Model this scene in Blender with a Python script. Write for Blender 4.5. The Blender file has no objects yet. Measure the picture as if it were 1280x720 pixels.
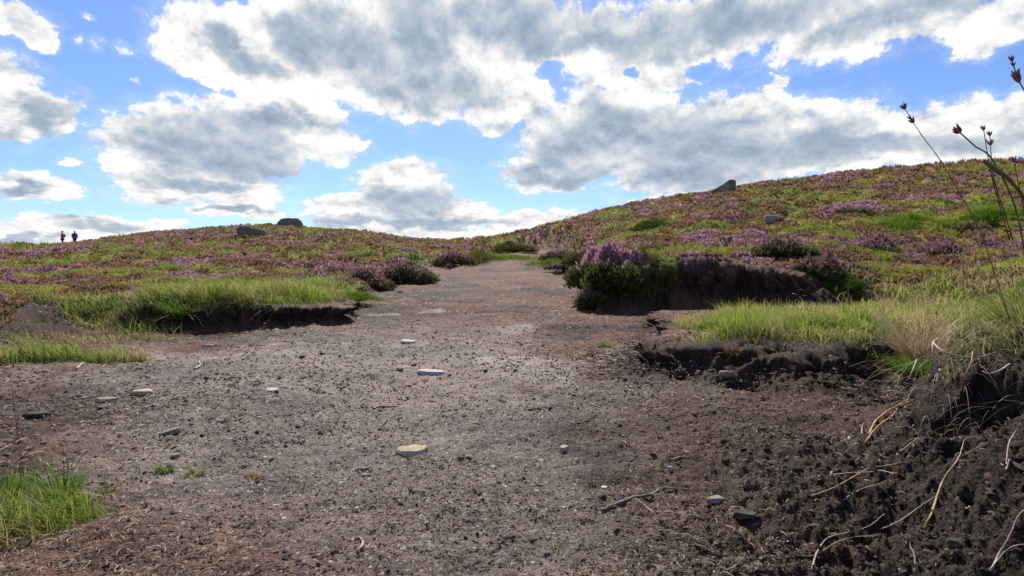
import bpy, bmesh, math, random
import numpy as np
from mathutils import Vector, Matrix

random.seed(7)
RNG = np.random.default_rng(11)
SC = bpy.context.scene
COL = SC.collection
F, CX, HY, CAMH = 700.0, 640.0, 340.0, 0.55      # focal length in photo pixels, centre column, horizon row, eye height

# ------------------------------------------------------------------ noise
def _hash(ix, iy, seed):
    h = (ix.astype(np.int64) * 374761393 + iy.astype(np.int64) * 668265263 + seed * 1442695041) & 0xFFFFFFFF
    h = ((h ^ (h >> 13)) * 1274126177) & 0xFFFFFFFF
    h = ((h ^ (h >> 16)) * 2246822519) & 0xFFFFFFFF
    return ((h ^ (h >> 15)) & 0xFFFFFF).astype(np.float64) / 16777215.0
def vnoise(x, y, seed=0):
    ix = np.floor(x); iy = np.floor(y); fx = x - ix; fy = y - iy
    ux = fx * fx * fx * (fx * (fx * 6 - 15) + 10); uy = fy * fy * fy * (fy * (fy * 6 - 15) + 10)
    a = _hash(ix, iy, seed); b = _hash(ix + 1, iy, seed); c = _hash(ix, iy + 1, seed); d = _hash(ix + 1, iy + 1, seed)
    return (a + (b - a) * ux) * (1 - uy) + (c + (d - c) * ux) * uy
def fbm(x, y, seed=0, octv=4, gain=.5):
    s = 0; amp = 1; tot = 0
    for k in range(octv):
        c, sn = math.cos(.6 * k + .3), math.sin(.6 * k + .3); f = 2.03 ** k
        s = s + amp * vnoise((x * c - y * sn) * f + 17.3 * k, (x * sn + y * c) * f - 9.1 * k, seed + k * 13)
        tot += amp; amp *= gain
    return s / tot                               # 0..1
def ss(a, b, x):
    t = np.clip((x - a) / (b - a), 0, 1); return t * t * (3 - 2 * t)
def gauss(a, sig, axis):
    n = int(sig * 3) + 1; k = np.exp(-.5 * (np.arange(-n, n + 1) / sig) ** 2); k /= k.sum()
    pad = [(0, 0), (0, 0)]; pad[axis] = (n, n); b = np.pad(a, pad, mode='edge')
    return np.apply_along_axis(lambda v: np.convolve(v, k, 'valid'), axis, b)

# ------------------------------------------------------------------ large terrain forms: tables over bearing and log distance
TH = np.radians(np.arange(-180, 180.01, 1.0)); LR = np.linspace(math.log(.3), math.log(4000), 420)
def surface(cols):
    pxs = sorted(cols); ths = [math.atan((p - CX) / F) for p in pxs]; rows = []
    for p, th in zip(pxs, ths):
        pts = sorted(cols[p]); lr = [math.log(d / math.cos(th)) for d, _ in pts]; z = [CAMH + (HY - py) / F * d for d, py in pts]
        lr += [math.log(160), math.log(600), math.log(4000)]; z += [z[-1] - 6, z[-1] - 25, -90]
        rows.append(np.interp(LR, lr, z))
    rows = np.array(rows)
    out = np.array([[0.0] * len(LR)] * len(TH))
    for j in range(len(LR)):
        out[:, j] = np.interp(TH, ths, rows[:, j])
    back = ss(math.radians(75), math.radians(150), np.abs(TH))[:, None]          # behind the viewer the moor levels out
    flat = np.interp(LR, [math.log(1), math.log(8), math.log(100), math.log(600), math.log(4000)], [.2, .25, -1, -25, -90])[None, :]
    out = out * (1 - back) + flat * back
    return gauss(gauss(out, 1.1, 0), 1.6, 1)
MO = surface({
 0: [(3.4,440),(4.5,403),(5.5,376),(8,362),(14,350),(30,333),(60,317),(75,325)],
 80: [(3.4,440),(4.5,395),(5.2,382),(8,357),(14,345),(30,328),(64,309),(78,317)],
 200: [(5.0,384),(5.6,376),(8,358),(14,341),(28,318),(52,293),(65,300)],
 320: [(5.0,384),(5.8,376),(8,362),(14,342),(25,319),(45,284),(60,294)],
 430: [(5.2,385),(6,380),(8,372),(13,348),(22,327),(42,290.5),(55,300)],
 500: [(6,384),(9,366),(13.5,346),(18,335),(26,320),(38,300),(50,308)],
 560: [(9,372),(13,352),(18,329),(24,319),(34,305),(45,312)],
 600: [(9,372),(14,350),(18,327),(22,317),(30,303),(40,311)],
 640: [(9,372),(14,350),(18,327),(22,315),(28,297),(40,306)],
 670: [(8,375),(12,345),(16,329),(20,315),(28,291),(34,288),(45,298)],
 700: [(8,375),(12,345),(16,325),(20,308),(30,283),(34,281),(45,290)],
 740: [(7.1,343),(10,326),(14,308),(22,289),(33,270),(45,278)],
 800: [(7.2,338),(10,315),(15,297),(23,276),(33,257),(45,266)],
 860: [(7.3,333),(10,308),(15,287),(24,265),(33,247.5),(45,257)],
 950: [(6.8,338),(9,314),(14,287),(22,258),(32,233),(42,240)],
 1050: [(4,400),(6.2,360),(8,330),(13,293),(21,252),(31,221),(42,228)],
 1150: [(3.2,415),(5,380),(8,335),(13,288),(21,245),(31,211),(42,220)],
 1280: [(2,412),(3.5,380),(5,352),(8,318),(13,280),(21,240),(31,204),(42,212)],
 1700: [(2,412),(3.5,380),(5,355),(8,320),(13,290),(21,250),(31,215),(42,224)],
})
def tab(T, x, y):
    th = np.arctan2(x, y); lr = np.log(np.maximum(np.hypot(x, y), .31))
    a = (th - TH[0]) / (TH[1] - TH[0]); b = (lr - LR[0]) / (LR[1] - LR[0])
    i = np.clip(a.astype(int), 0, len(TH) - 2); j = np.clip(b.astype(int), 0, len(LR) - 2); a = a - i; b = np.clip(b - j, 0, 1)
    return (T[i, j] * (1 - a) + T[i + 1, j] * a) * (1 - b) + (T[i, j + 1] * (1 - a) + T[i + 1, j + 1] * a) * b
TD = ([0, 4, 6.2, 8, 10, 14, 18, 22, 24, 28, 40, 60, 200, 600, 4000], [0, 0, .02, .06, .14, .38, .84, 1.24, 1.44, 1.7, 1.5, .5, -6, -25, -90])
SD_ = ([0, 2, 2.9, 3.6, 4.5, 6, 7, 9, 4000], [.15, .16, .18, .18, .16, .11, .07, .1, .1])

def W(lst): return [((px - CX) / F * d, d) for px, d in lst]
P_LEFT = W([(-700,3.2),(0,3.3),(60,3.7),(110,4.6),(150,4.95),(200,5.1),(290,5.05),(380,5.25),(430,5.45),(452,6.0),(450,7.5),(468,9.5),(500,13),(540,16),(575,18.5),(612,20.5),(632,22.5),(662,24.5),(692,27.5),(700,70),(700,400)]) + [(-3000, 400), (-3000, 3000), (-4000, -3000), (-5, -60), (-4, -6), (-3.2, -1)]
P_RIGHT = W([(640,400),(640,70),(645,27),(682,23.5),(698,20),(712,15),(722,11.5),(716,8.6),(722,7.7),(745,7.2),(800,7.25),(860,7.4),(930,7.2),(985,6.7),(1015,6.3),(1060,6.3),(1150,5.6),(1280,4.4)]) + [(6, 2.5), (8, -5), (20, -60), (3000, -3000), (3000, 3000)]
P_SHELF = W([(735,3.5),(745,2.85),(800,2.55),(880,2.42),(950,2.38),(1040,2.3),(1090,2.35),(1140,2.3)]) + [(3.2, 2.2), (9, 2), (12, 9), (2, 9.5)] + W([(800,8.0),(770,6.9),(768,5)])
P_NEAR = [(.44, -3), (.47, .5), (.50, 1.0), (.68, 1.24), (.88, 1.48), (1.02, 1.66), (1.30, 2.0), (1.85, 2.55), (2.6, 3.0), (6, 3.3), (9, 0), (8, -4)]
P_LIP = [(1.08, 1.50), (1.17, 1.49), (1.25, 1.46), (1.30, 1.36), (1.31, 1.1), (1.22, .9), (1.1, .5), (1.1, -3), (8, -4), (9, 0), (6, 3.2), (2.7, 2.9), (1.9, 2.45), (1.36, 1.95), (1.14, 1.66)]
def sdist(poly, x, y):
    """signed distance, positive inside"""
    n = len(poly); best = np.full(x.shape, 1e18); inside = np.zeros(x.shape, bool)
    for i in range(n):
        ax, ay = poly[i]; bx, by = poly[(i + 1) % n]; ex, ey = bx - ax, by - ay; L = ex * ex + ey * ey
        t = np.clip(((x - ax) * ex + (y - ay) * ey) / L, 0, 1)
        best = np.minimum(best, (x - ax - t * ex) ** 2 + (y - ay - t * ey) ** 2)
        if by != ay:
            c = ((ay > y) != (by > y)) & (x < ex * (y - ay) / ey + ax); inside ^= c
    return np.sqrt(best) * np.where(inside, 1, -1)
def pxof(x, y): return CX + F * x / np.maximum(y, .05)

def cells(x, y, s, seed):
    """rounded vegetation mounds: height 0..1 and a random number per mound"""
    gx, gy = np.floor(x / s), np.floor(y / s); h = np.zeros(x.shape); rid = np.zeros(x.shape)
    for i in (-1, 0, 1):
        for j in (-1, 0, 1):
            cx_, cy_ = gx + i, gy + j
            px = (cx_ + .5 + .8 * (_hash(cx_, cy_, seed) - .5)) * s; py = (cy_ + .5 + .8 * (_hash(cx_, cy_, seed + 1) - .5)) * s
            rad = s * (.55 + .5 * _hash(cx_, cy_, seed + 2)); q = ((x - px) ** 2 + (y - py) ** 2) / rad ** 2
            hh = np.sqrt(np.clip(1 - q, 0, 1)) * (.35 + .65 * _hash(cx_, cy_, seed + 3))
            m = hh > h; rid = np.where(m, _hash(cx_, cy_, seed + 4), rid); h = np.where(m, hh, h)
    return h, rid

def masks(x, y, shape=(None,)):
    r = np.hypot(x, y); px = pxof(x, y)
    rough = (fbm(x * 3.1, y * 3.1, 5, 4, .6) - .5)
    far = np.clip(r / 12, .0, 3)
    n = rough * (.26 + .5 * far)
    sl = sdist(P_LEFT, x, y) + n * .9; sr = sdist(P_RIGHT, x, y) + n * .8; sh = sdist(P_SHELF, x, y) + rough * .5 + (fbm(x * 9, y * 9, 6, 3) - .5) * .12; sn = sdist(P_NEAR, x, y) + rough * .22
    front = y > .05
    wl = np.where(front, np.interp(px, [0, 120, 190, 430, 470, 520], [1.5, 1.3, .2, .22, .7, 1.4]), 1.5)
    wr = np.where(front, np.interp(px, [690, 716, 740, 960, 1010, 1070], [1.2, .4, .27, .27, .5, 1.4]), 1.4)
    wn = np.interp(y, [.9, 1.25, 1.55, 1.7, 2.2, 3.2], [.55, .48, .34, .25, .4, 1.0]); slip = sdist(P_LIP, x, y) + rough * .10; mlip = ss(0, .075, slip)
    wl = np.maximum(wl, np.minimum(.13 * (r - 7), 1.3)); wr = np.maximum(wr, np.minimum(.14 * (r - 8.5), 1.1))
    ml = ss(0, 1, sl / wl); mr = ss(0, 1, sr / wr); mh = .60 * ss(0, .62, sh) + .40 * ss(.38, .52, sh + rough * .12); mn = ss(0, 1, sn / wn)
    return dict(r=r, px=px, sl=sl, sr=sr, sh=sh, sn=sn, ml=ml, mr=mr, mh=mh, mn=mn, mlip=mlip, slip=slip, rough=rough, wl=wl, wr=wr, wn=wn)

def regions(x, y, M):
    """what grows or lies where, 0..1"""
    px, d = M['px'], y
    e = (fbm(x * 1.7, y * 1.7, 21, 4) - .5)
    moor = np.maximum(M['ml'] * ss(0, .3, M['sl']), M['mr'] * ss(0, .3, M['sr']))
    g = np.zeros(x.shape)
    def patch(cpx, cd, rpx, rd, k=.9, e_=e):     # a patch placed by its middle and half-widths
        cx_ = (cpx - CX) / F * cd; rx = rpx / F * cd
        q = ((x - cx_) / rx) ** 2 + ((y - cd) / rd) ** 2 + e_ * 1.6 + (fbm(x * 7, y * 7, 23, 3) - .5) * 1.8
        return ss(1.15, .75, q) * k
    def band(poly_sd, lo, hi): return ss(lo - .05, lo + .08, poly_sd) * ss(hi + .5, hi, poly_sd)
    e2 = e * 1.5
    left = band(M['sl'] + e2 * .15, .17, 1.35) * ss(-80, 40, px) * ss(470, 385, px) * (y > 0) * ss(-.15, .25, d - np.interp(px, [0, 60, 130, 210], [6.1, 5.35, 5.05, 4.5]) + e * .8)
    g = np.maximum(g, left)
    for a in [(20,3.5,66,.26),(142,3.55,42,.17),(88,3.42,30,.12)]: g = np.maximum(g, patch(*a))
    g = np.maximum(g, patch(40, 1.32, 62, .11)); g = np.maximum(g, patch(-60, 1.15, 120, .26))
    shelf = ss(.50, .66, M['sh'] + e * .30 + ss(1000, 1150, px) * .3) * ss(2.7, 3.3, d) * ss(.7, 0, d - 4.2 - ss(860, 1080, px) * 1.5) * ss(770, 830, px) * (1 - .2 * M['mr'])
    g = np.maximum(g, shelf * (y > 0))
    near = ss(.09, .15, M['slip']) * (y > 1.0) * ss(5.5, 4.8, d); g = np.maximum(g, near)
    right = ss(1010, 1090, px) * ss(3.2, 3.8, d) * ss(6.6, 5.8, d + e); g = np.maximum(g, right * .9 * (y > 0))
    top = patch(865, 9.0, 75, 1.1); g = np.maximum(g, top); g = np.maximum(g, patch(790, 8.2, 30, .6)); g = np.maximum(g, patch(715, 13.5, 12, 1.4))
    crest = np.maximum(patch(672, 19.5, 30, 1.3), patch(622, 20.5, 22, 1.6)); g = np.maximum(g, crest)
    g = np.maximum(g, patch(590, 17.3, 20, .8) * .7); g = np.maximum(g, patch(1060, 6.9, 30, .5))
    # bare ground on the moor side: slump at the right end of the middle bank, lip soil
    bare = np.maximum(patch(985, 7.25, 75, .95), patch(1010, 6.4, 60, .5))
    bare = np.maximum(bare, patch(420, 5.9, 42, .5)); bare = np.maximum(bare, patch(60, 4.35, 130, .55) * .9)
    pathtop = patch(655, 25, 22, 4.5)
    moor = moor * np.where((y > 0) & (px < 480), ss(5.7, 6.4, d + 1.2 * ss(60, 0, px)), 1)
    lowleft = (y > 0) * ss(0, 1, (4.4 - d) / .4) * ss(200, 120, px)
    moor = moor * (1 - np.clip(g * 1.3, 0, 1)) * (1 - bare) * (1 - np.clip(lowleft, 0, 1)) * (1 - M['mn'])
    moor = np.where((y > 0) & (px > 1010) & (d < 6), moor * ss(5.0, 6.2, d), moor)
    g = g * (1 - .9 * bare); g = np.maximum(g, patch(70, 4.62, 130, .62) * .28)
    return g, moor, bare

def height(x, y, full=True, fine=True):
    x = np.asarray(x, float); y = np.asarray(y, float)
    M = masks(x, y); r = M['r']
    T = np.interp(y + 0 * x, *TD); T = np.where(y < 0, 0, T)
    S = np.interp(y, *SD_); Mz = tab(MO, x, y)
    R = np.interp(y, [-4, .6, 1.1, 1.6, 2.2, 3.2, 5], [.36, .33, .29, .225, .22, .22, .25]) + np.interp(y, [-4, .6, 1.5, 2.0, 2.8], [.2, .18, .135, .10, .0]) * M['mlip'] + np.clip(x - 1.4, 0, 3) * .06
    z = T + (fbm(x * .9, y * .9, 3, 3) - .5) * .09 * np.clip(r / 2, .3, 1.5) + (fbm(x * 3.4, y * 3.4, 4, 3) - .5) * .045
    z = z + (S - z) * M['mh']
    mm = np.maximum(M['ml'], M['mr']); z = z + (np.maximum(Mz, T + .02) - z) * mm
    mnn = M['mn']; z = z + (R - z) * mnn
    out = dict(M=M)
    g, moor, bare = regions(x, y, M)
    out.update(g=g, moor=moor, bare=bare)
    c1, id1 = cells(x, y, .62, 40); c2, id2 = cells(x + 3.3, y - 1.7, .27, 60)
    c0, id0 = cells(x - 5, y + 2.2, 1.5, 80)
    amp = np.clip((r - 5) / 8, .45, 1.25)
    z = z + moor * (c0 * .20 + c1 * .26 + c2 * .10 - .24) * amp
    out['id1'] = id1; out['id2'] = id2; out['id0'] = id0; out['c1'] = c1; out['c2'] = c2
    z = z + g * (fbm(x * 4, y * 4, 77, 3) - .45) * .09 * np.clip(r / 3, .3, 1)
    if fine:
        soil = 1 - moor
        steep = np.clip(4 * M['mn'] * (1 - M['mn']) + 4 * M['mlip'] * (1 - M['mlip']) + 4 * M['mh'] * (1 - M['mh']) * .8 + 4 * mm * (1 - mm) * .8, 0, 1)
        dark = np.clip(ss(760, 1120, M['px']) * ss(2.6, 1.2, y) + steep, 0, 1) * (y > 0) + .0
        out['steep'] = steep; out['dark'] = dark
        f1 = fbm(x * 9, y * 9, 31, 4, .55) - .5; f2 = fbm(x * 34, y * 34, 32, 3, .6) - .5
        bil = np.abs(fbm(x * 22, y * 22, 33, 3, .6) * 2 - 1)
        fade = np.clip(1.6 - r / 14, .15, 1)
        z = z + soil * fade * (1 - .65 * steep * (r > 2)) * (f1 * (.030 + .085 * dark) + f2 * (.011 + .022 * dark) - bil * (.010 + .04 * dark))
    for (cpx, cd, rx_, ry_, dep) in ((1222, 1.16, .055, .05, .09), (1275, 1.28, .06, .05, .10), (1190, 1.40, .07, .04, .05), (1108, .93, .06, .04, .05), (1112, 1.2, .05, .05, .04), (1280, 1.45, .08, .08, .1), (930, 2.62, .07, .06, .06), (1070, 2.72, .13, .05, .07), (1010, 2.7, .08, .05, .04)):
        z = z - dep * np.exp(-((x - (cpx - CX) / F * cd) / rx_) ** 2 - ((y - cd) / ry_) ** 2)
    out['z'] = z
    return out

def cast(px, py, far=90):
    """where the line of sight through a photo point meets the ground"""
    d = np.exp(np.linspace(math.log(.62), math.log(far), 2600)); x = (px - CX) / F * d; zr = CAMH + (HY - py) / F * d
    h = height(x, d)['z']; k = np.nonzero(h >= zr)[0]
    if len(k) == 0: k = [int(np.argmin(zr - h))]
    i = k[0]; return Vector((x[i], d[i], h[i]))
def ground_z(x, y): return float(height(np.array([x]), np.array([y]))['z'][0])

# ------------------------------------------------------------------ mesh helpers
def mesh_np(name, V, Fq, col=None, mat=None, smooth=False, parent=None, mi=None):
    V = np.ascontiguousarray(V, dtype=np.float32); Fq = np.ascontiguousarray(Fq, dtype=np.int32)
    me = bpy.data.meshes.new(name); n, k = Fq.shape
    me.vertices.add(len(V)); me.vertices.foreach_set('co', V.ravel())
    me.loops.add(n * k); me.loops.foreach_set('vertex_index', Fq.ravel())
    me.polygons.add(n); me.polygons.foreach_set('loop_start', np.arange(0, n * k, k, dtype=np.int32))
    if smooth: me.polygons.foreach_set('use_smooth', np.ones(n, dtype=bool))
    me.update(calc_edges=True)
    if col is not None:
        c = np.ones((len(V), 4), np.float32); c[:, :col.shape[1]] = col
        a = me.attributes.new('col', 'FLOAT_COLOR', 'POINT'); a.data.foreach_set('color', c.ravel())
    if mat: me.materials.append(mat)
    o = bpy.data.objects.new(name, me); COL.objects.link(o)
    if parent: o.parent = parent
    return o
def tag(o, label=None, cat=None, group=None, kind=None):
    if label: o['label'] = label
    if cat: o['category'] = cat
    if group: o['group'] = group
    if kind: o['kind'] = kind
    return o
def empty(name, loc=(0, 0, 0), rz=0):
    o = bpy.data.objects.new(name, None); COL.objects.link(o); o.location = loc; o.rotation_euler = (0, 0, rz); o.empty_display_size = .05; return o

# ------------------------------------------------------------------ materials
def newmat(name):
    m = bpy.data.materials.new(name); m.use_nodes = True; nt = m.node_tree; nt.nodes.clear(); return m, nt
class N:
    def __init__(s, nt): s.nt = nt
    def __call__(s, typ, **kw):
        n = s.nt.nodes.new(typ)
        for k, v in kw.items():
            if k.startswith('i_'): n.inputs[k[2:].replace('_', ' ')].default_value = v
            else: setattr(n, k, v)
        return n
    def l(s, a, b): s.nt.links.new(a, b)
    def math(s, op, a, b=None, c=None, clamp=False):
        n = s.nt.nodes.new('ShaderNodeMath'); n.operation = op; n.use_clamp = clamp
        for i, v in enumerate((a, b, c)):
            if v is None: continue
            if isinstance(v, (int, float)): n.inputs[i].default_value = v
            else: s.nt.links.new(v, n.inputs[i])
        return n.outputs[0]
    def ramp(s, v, a, b, lo=0, hi=1, smooth=True):
        n = s.nt.nodes.new('ShaderNodeMapRange'); n.interpolation_type = 'SMOOTHSTEP' if smooth else 'LINEAR'; n.clamp = True
        s.nt.links.new(v, n.inputs[0])
        for i, q in zip((1, 2, 3, 4), (a, b, lo, hi)): n.inputs[i].default_value = q
        return n.outputs[0]
    def mix(s, f, a, b, mode='MIX'):
        n = s.nt.nodes.new('ShaderNodeMix'); n.data_type = 'RGBA'; n.blend_type = mode
        for sock, v in ((n.inputs[0], f), (n.inputs[6], a), (n.inputs[7], b)):
            if isinstance(v, (int, float)): sock.default_value = v
            elif isinstance(v, tuple): sock.default_value = v if len(v) == 4 else (*v, 1)
            else: s.nt.links.new(v, sock)
        return n.outputs[2]

def leaf_mat(name, trans=.4, rough=.55, spec=.3):
    m, nt = newmat(name); n = N(nt)
    a = n('ShaderNodeAttribute', attribute_name='col')
    b = n('ShaderNodeBsdfPrincipled'); b.inputs['Roughness'].default_value = rough; b.inputs['Specular IOR Level'].default_value = spec
    t = n('ShaderNodeBsdfTranslucent'); mx = n('ShaderNodeMixShader'); o = n('ShaderNodeOutputMaterial')
    mx.inputs[0].default_value = trans
    n.l(a.outputs['Color'], b.inputs['Base Color']); n.l(a.outputs['Color'], t.inputs[0])
    n.l(b.outputs[0], mx.inputs[1]); n.l(t.outputs[0], mx.inputs[2]); n.l(mx.outputs[0], o.inputs[0]); return m
def ground_mat():
    m, nt = newmat('peat_soil'); n = N(nt)
    a = n('ShaderNodeAttribute', attribute_name='col'); tc = n('ShaderNodeTexCoord'); P = tc.outputs['Object']
    def noise(scale, det, rough=.6, typ='FBM'):
        q = n('ShaderNodeTexNoise'); q.inputs['Scale'].default_value = scale; q.inputs['Detail'].default_value = det; q.inputs['Roughness'].default_value = rough; n.l(P, q.inputs['Vector']); return q.outputs['Fac']
    f1 = noise(38, 6, .7); f2 = noise(160, 4, .7); f3 = noise(7, 5, .6)
    v = n('ShaderNodeTexVoronoi'); v.inputs['Scale'].default_value = 120; n.l(P, v.inputs['Vector'])
    v2 = n('ShaderNodeTexVoronoi'); v2.inputs['Scale'].default_value = 55; n.l(P, v2.inputs['Vector'])
    k = n.math('MULTIPLY', n.ramp(f1, .3, .72, .5, 1.5), n.ramp(f2, .3, .7, .55, 1.45)); k = n.math('MULTIPLY', k, n.ramp(f3, .3, .7, .78, 1.22))
    base = n.mix(1.0, a.outputs['Color'], k, 'MULTIPLY')
    # grit: single pale or dark grains, more of them where the ground is gritty (alpha)
    sep = n('ShaderNodeSeparateColor'); n.l(v.outputs['Color'], sep.inputs[0])
    grain = n.math('MULTIPLY', n.math('GREATER_THAN', sep.outputs[0], .86), n.ramp(v.outputs['Distance'], .42, .34, 0, 1))
    sep2 = n('ShaderNodeSeparateColor'); n.l(v2.outputs['Color'], sep2.inputs[0])
    grain2 = n.math('MULTIPLY', n.math('GREATER_THAN', sep2.outputs[1], .93), n.ramp(v2.outputs['Distance'], .38, .30, 0, 1))
    gr = n.math('MULTIPLY', n.math('MAXIMUM', grain, grain2), n.math('MULTIPLY', a.outputs['Alpha'], .9))
    pale = n.mix(sep.outputs[2], (.30, .25, .21), (.46, .41, .36))
    c = n.mix(gr, base, pale)
    dk = n.math('MULTIPLY', n.math('LESS_THAN', sep.outputs[1], .16), n.ramp(v.outputs['Distance'], .5, .35, 0, .8))
    c = n.mix(dk, c, (.018, .013, .010))
    b = n('ShaderNodeBsdfPrincipled'); n.l(c, b.inputs['Base Color']); n.l(n.math('ADD', n.math('MULTIPLY', a.outputs['Alpha'], .30), .03), b.inputs['Specular IOR Level'])
    n.l(n.ramp(f1, .3, .7, .55, .9), b.inputs['Roughness'])
    bh = n.math('ADD', n.math('MULTIPLY', f2, .5), n.math('ADD', n.math('MULTIPLY', f1, .9), n.math('MULTIPLY', v.outputs['Distance'], -.35)))
    bp = n('ShaderNodeBump'); bp.inputs['Strength'].default_value = .8; bp.inputs['Distance'].default_value = .012; n.l(bh, bp.inputs['Height']); n.l(bp.outputs[0], b.inputs['Normal'])
    o = n('ShaderNodeOutputMaterial'); n.l(b.outputs[0], o.inputs[0]); return m
def rock_mat(name, c1, c2, c3=None, scale=12, rough=.85, bump=.02, lich=.0):
    m, nt = newmat(name); n = N(nt); tc = n('ShaderNodeTexCoord'); P = tc.outputs['Object']
    def noise(s, det=6):
        q = n('ShaderNodeTexNoise'); q.inputs['Scale'].default_value = s; q.inputs['Detail'].default_value = det; q.inputs['Roughness'].default_value = .65; n.l(P, q.inputs['Vector']); return q.outputs['Fac']
    a, b_ = noise(scale), noise(scale * 4.5)
    c = n.mix(n.ramp(a, .35, .65), c1, c2); c = n.mix(n.ramp(b_, .35, .7, 0, .5), c, c3 or tuple(x * .55 for x in c1))
    if lich: c = n.mix(n.math('MULTIPLY', n.ramp(noise(scale * 1.7), .56, .66), lich), c, (.20, .21, .10))
    b = n('ShaderNodeBsdfPrincipled'); n.l(c, b.inputs['Base Color']); b.inputs['Roughness'].default_value = rough; b.inputs['Specular IOR Level'].default_value = .15
    bp = n('ShaderNodeBump'); bp.inputs['Strength'].default_value = .7; bp.inputs['Distance'].default_value = bump; n.l(n.math('ADD', a, n.math('MULTIPLY', b_, .4)), bp.inputs['Height']); n.l(bp.outputs[0], b.inputs['Normal'])
    o = n('ShaderNodeOutputMaterial'); n.l(b.outputs[0], o.inputs[0]); return m
MG = ground_mat(); MGRASS = leaf_mat('grass_blade', .55, .5, .35); MHEATH = leaf_mat('heather_sprig', .35, .8, .06); MSTRAW = leaf_mat('dry_straw', .25, .6, .3)
MCRUMB = leaf_mat('peat_crumb', 0, .9, .08)

# ------------------------------------------------------------------ species colours
MAUVE = np.array([.43, .225, .275]); PINK = np.array([.56, .29, .38]); BROWN = np.array([.25, .145, .085]); OLIVE = np.array([.19, .17, .045]); GREEN = np.array([.11, .155, .028]); BRIGHT = np.array([.25, .31, .03]); YEL = np.array([.36, .31, .07]); DUSK = np.array([.32, .20, .175])
def species(x, y, H):
    """flower-or-leaf colour of the moor at a point"""
    k0 = fbm(x * .22, y * .22, 90, 3); k1 = fbm(x * .65, y * .65, 91, 3)
    k2 = fbm(x * .42 + 7, y * .42, 93, 3); v = H['id1'] * .30 + k0 * .34 + k1 * .36 + k2 * .42 + (H['id0'] - .5) * .34 + (H['id2'] - .5) * .08
    v = (v - .36) / .64
    xs = [0, .16, .30, .42, .55, .68, .80, 1]
    cols = [GREEN, BRIGHT * .8, OLIVE, YEL * .8, BROWN, BROWN * .6 + DUSK * .4, DUSK * .4 + MAUVE * .6, MAUVE]
    c = np.stack([np.interp(v, xs, [q[i] for q in cols]) for i in range(3)], -1) * 1.12
    # left moor is browner and duller near the skyline, right hill brighter
    return c, v

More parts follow.
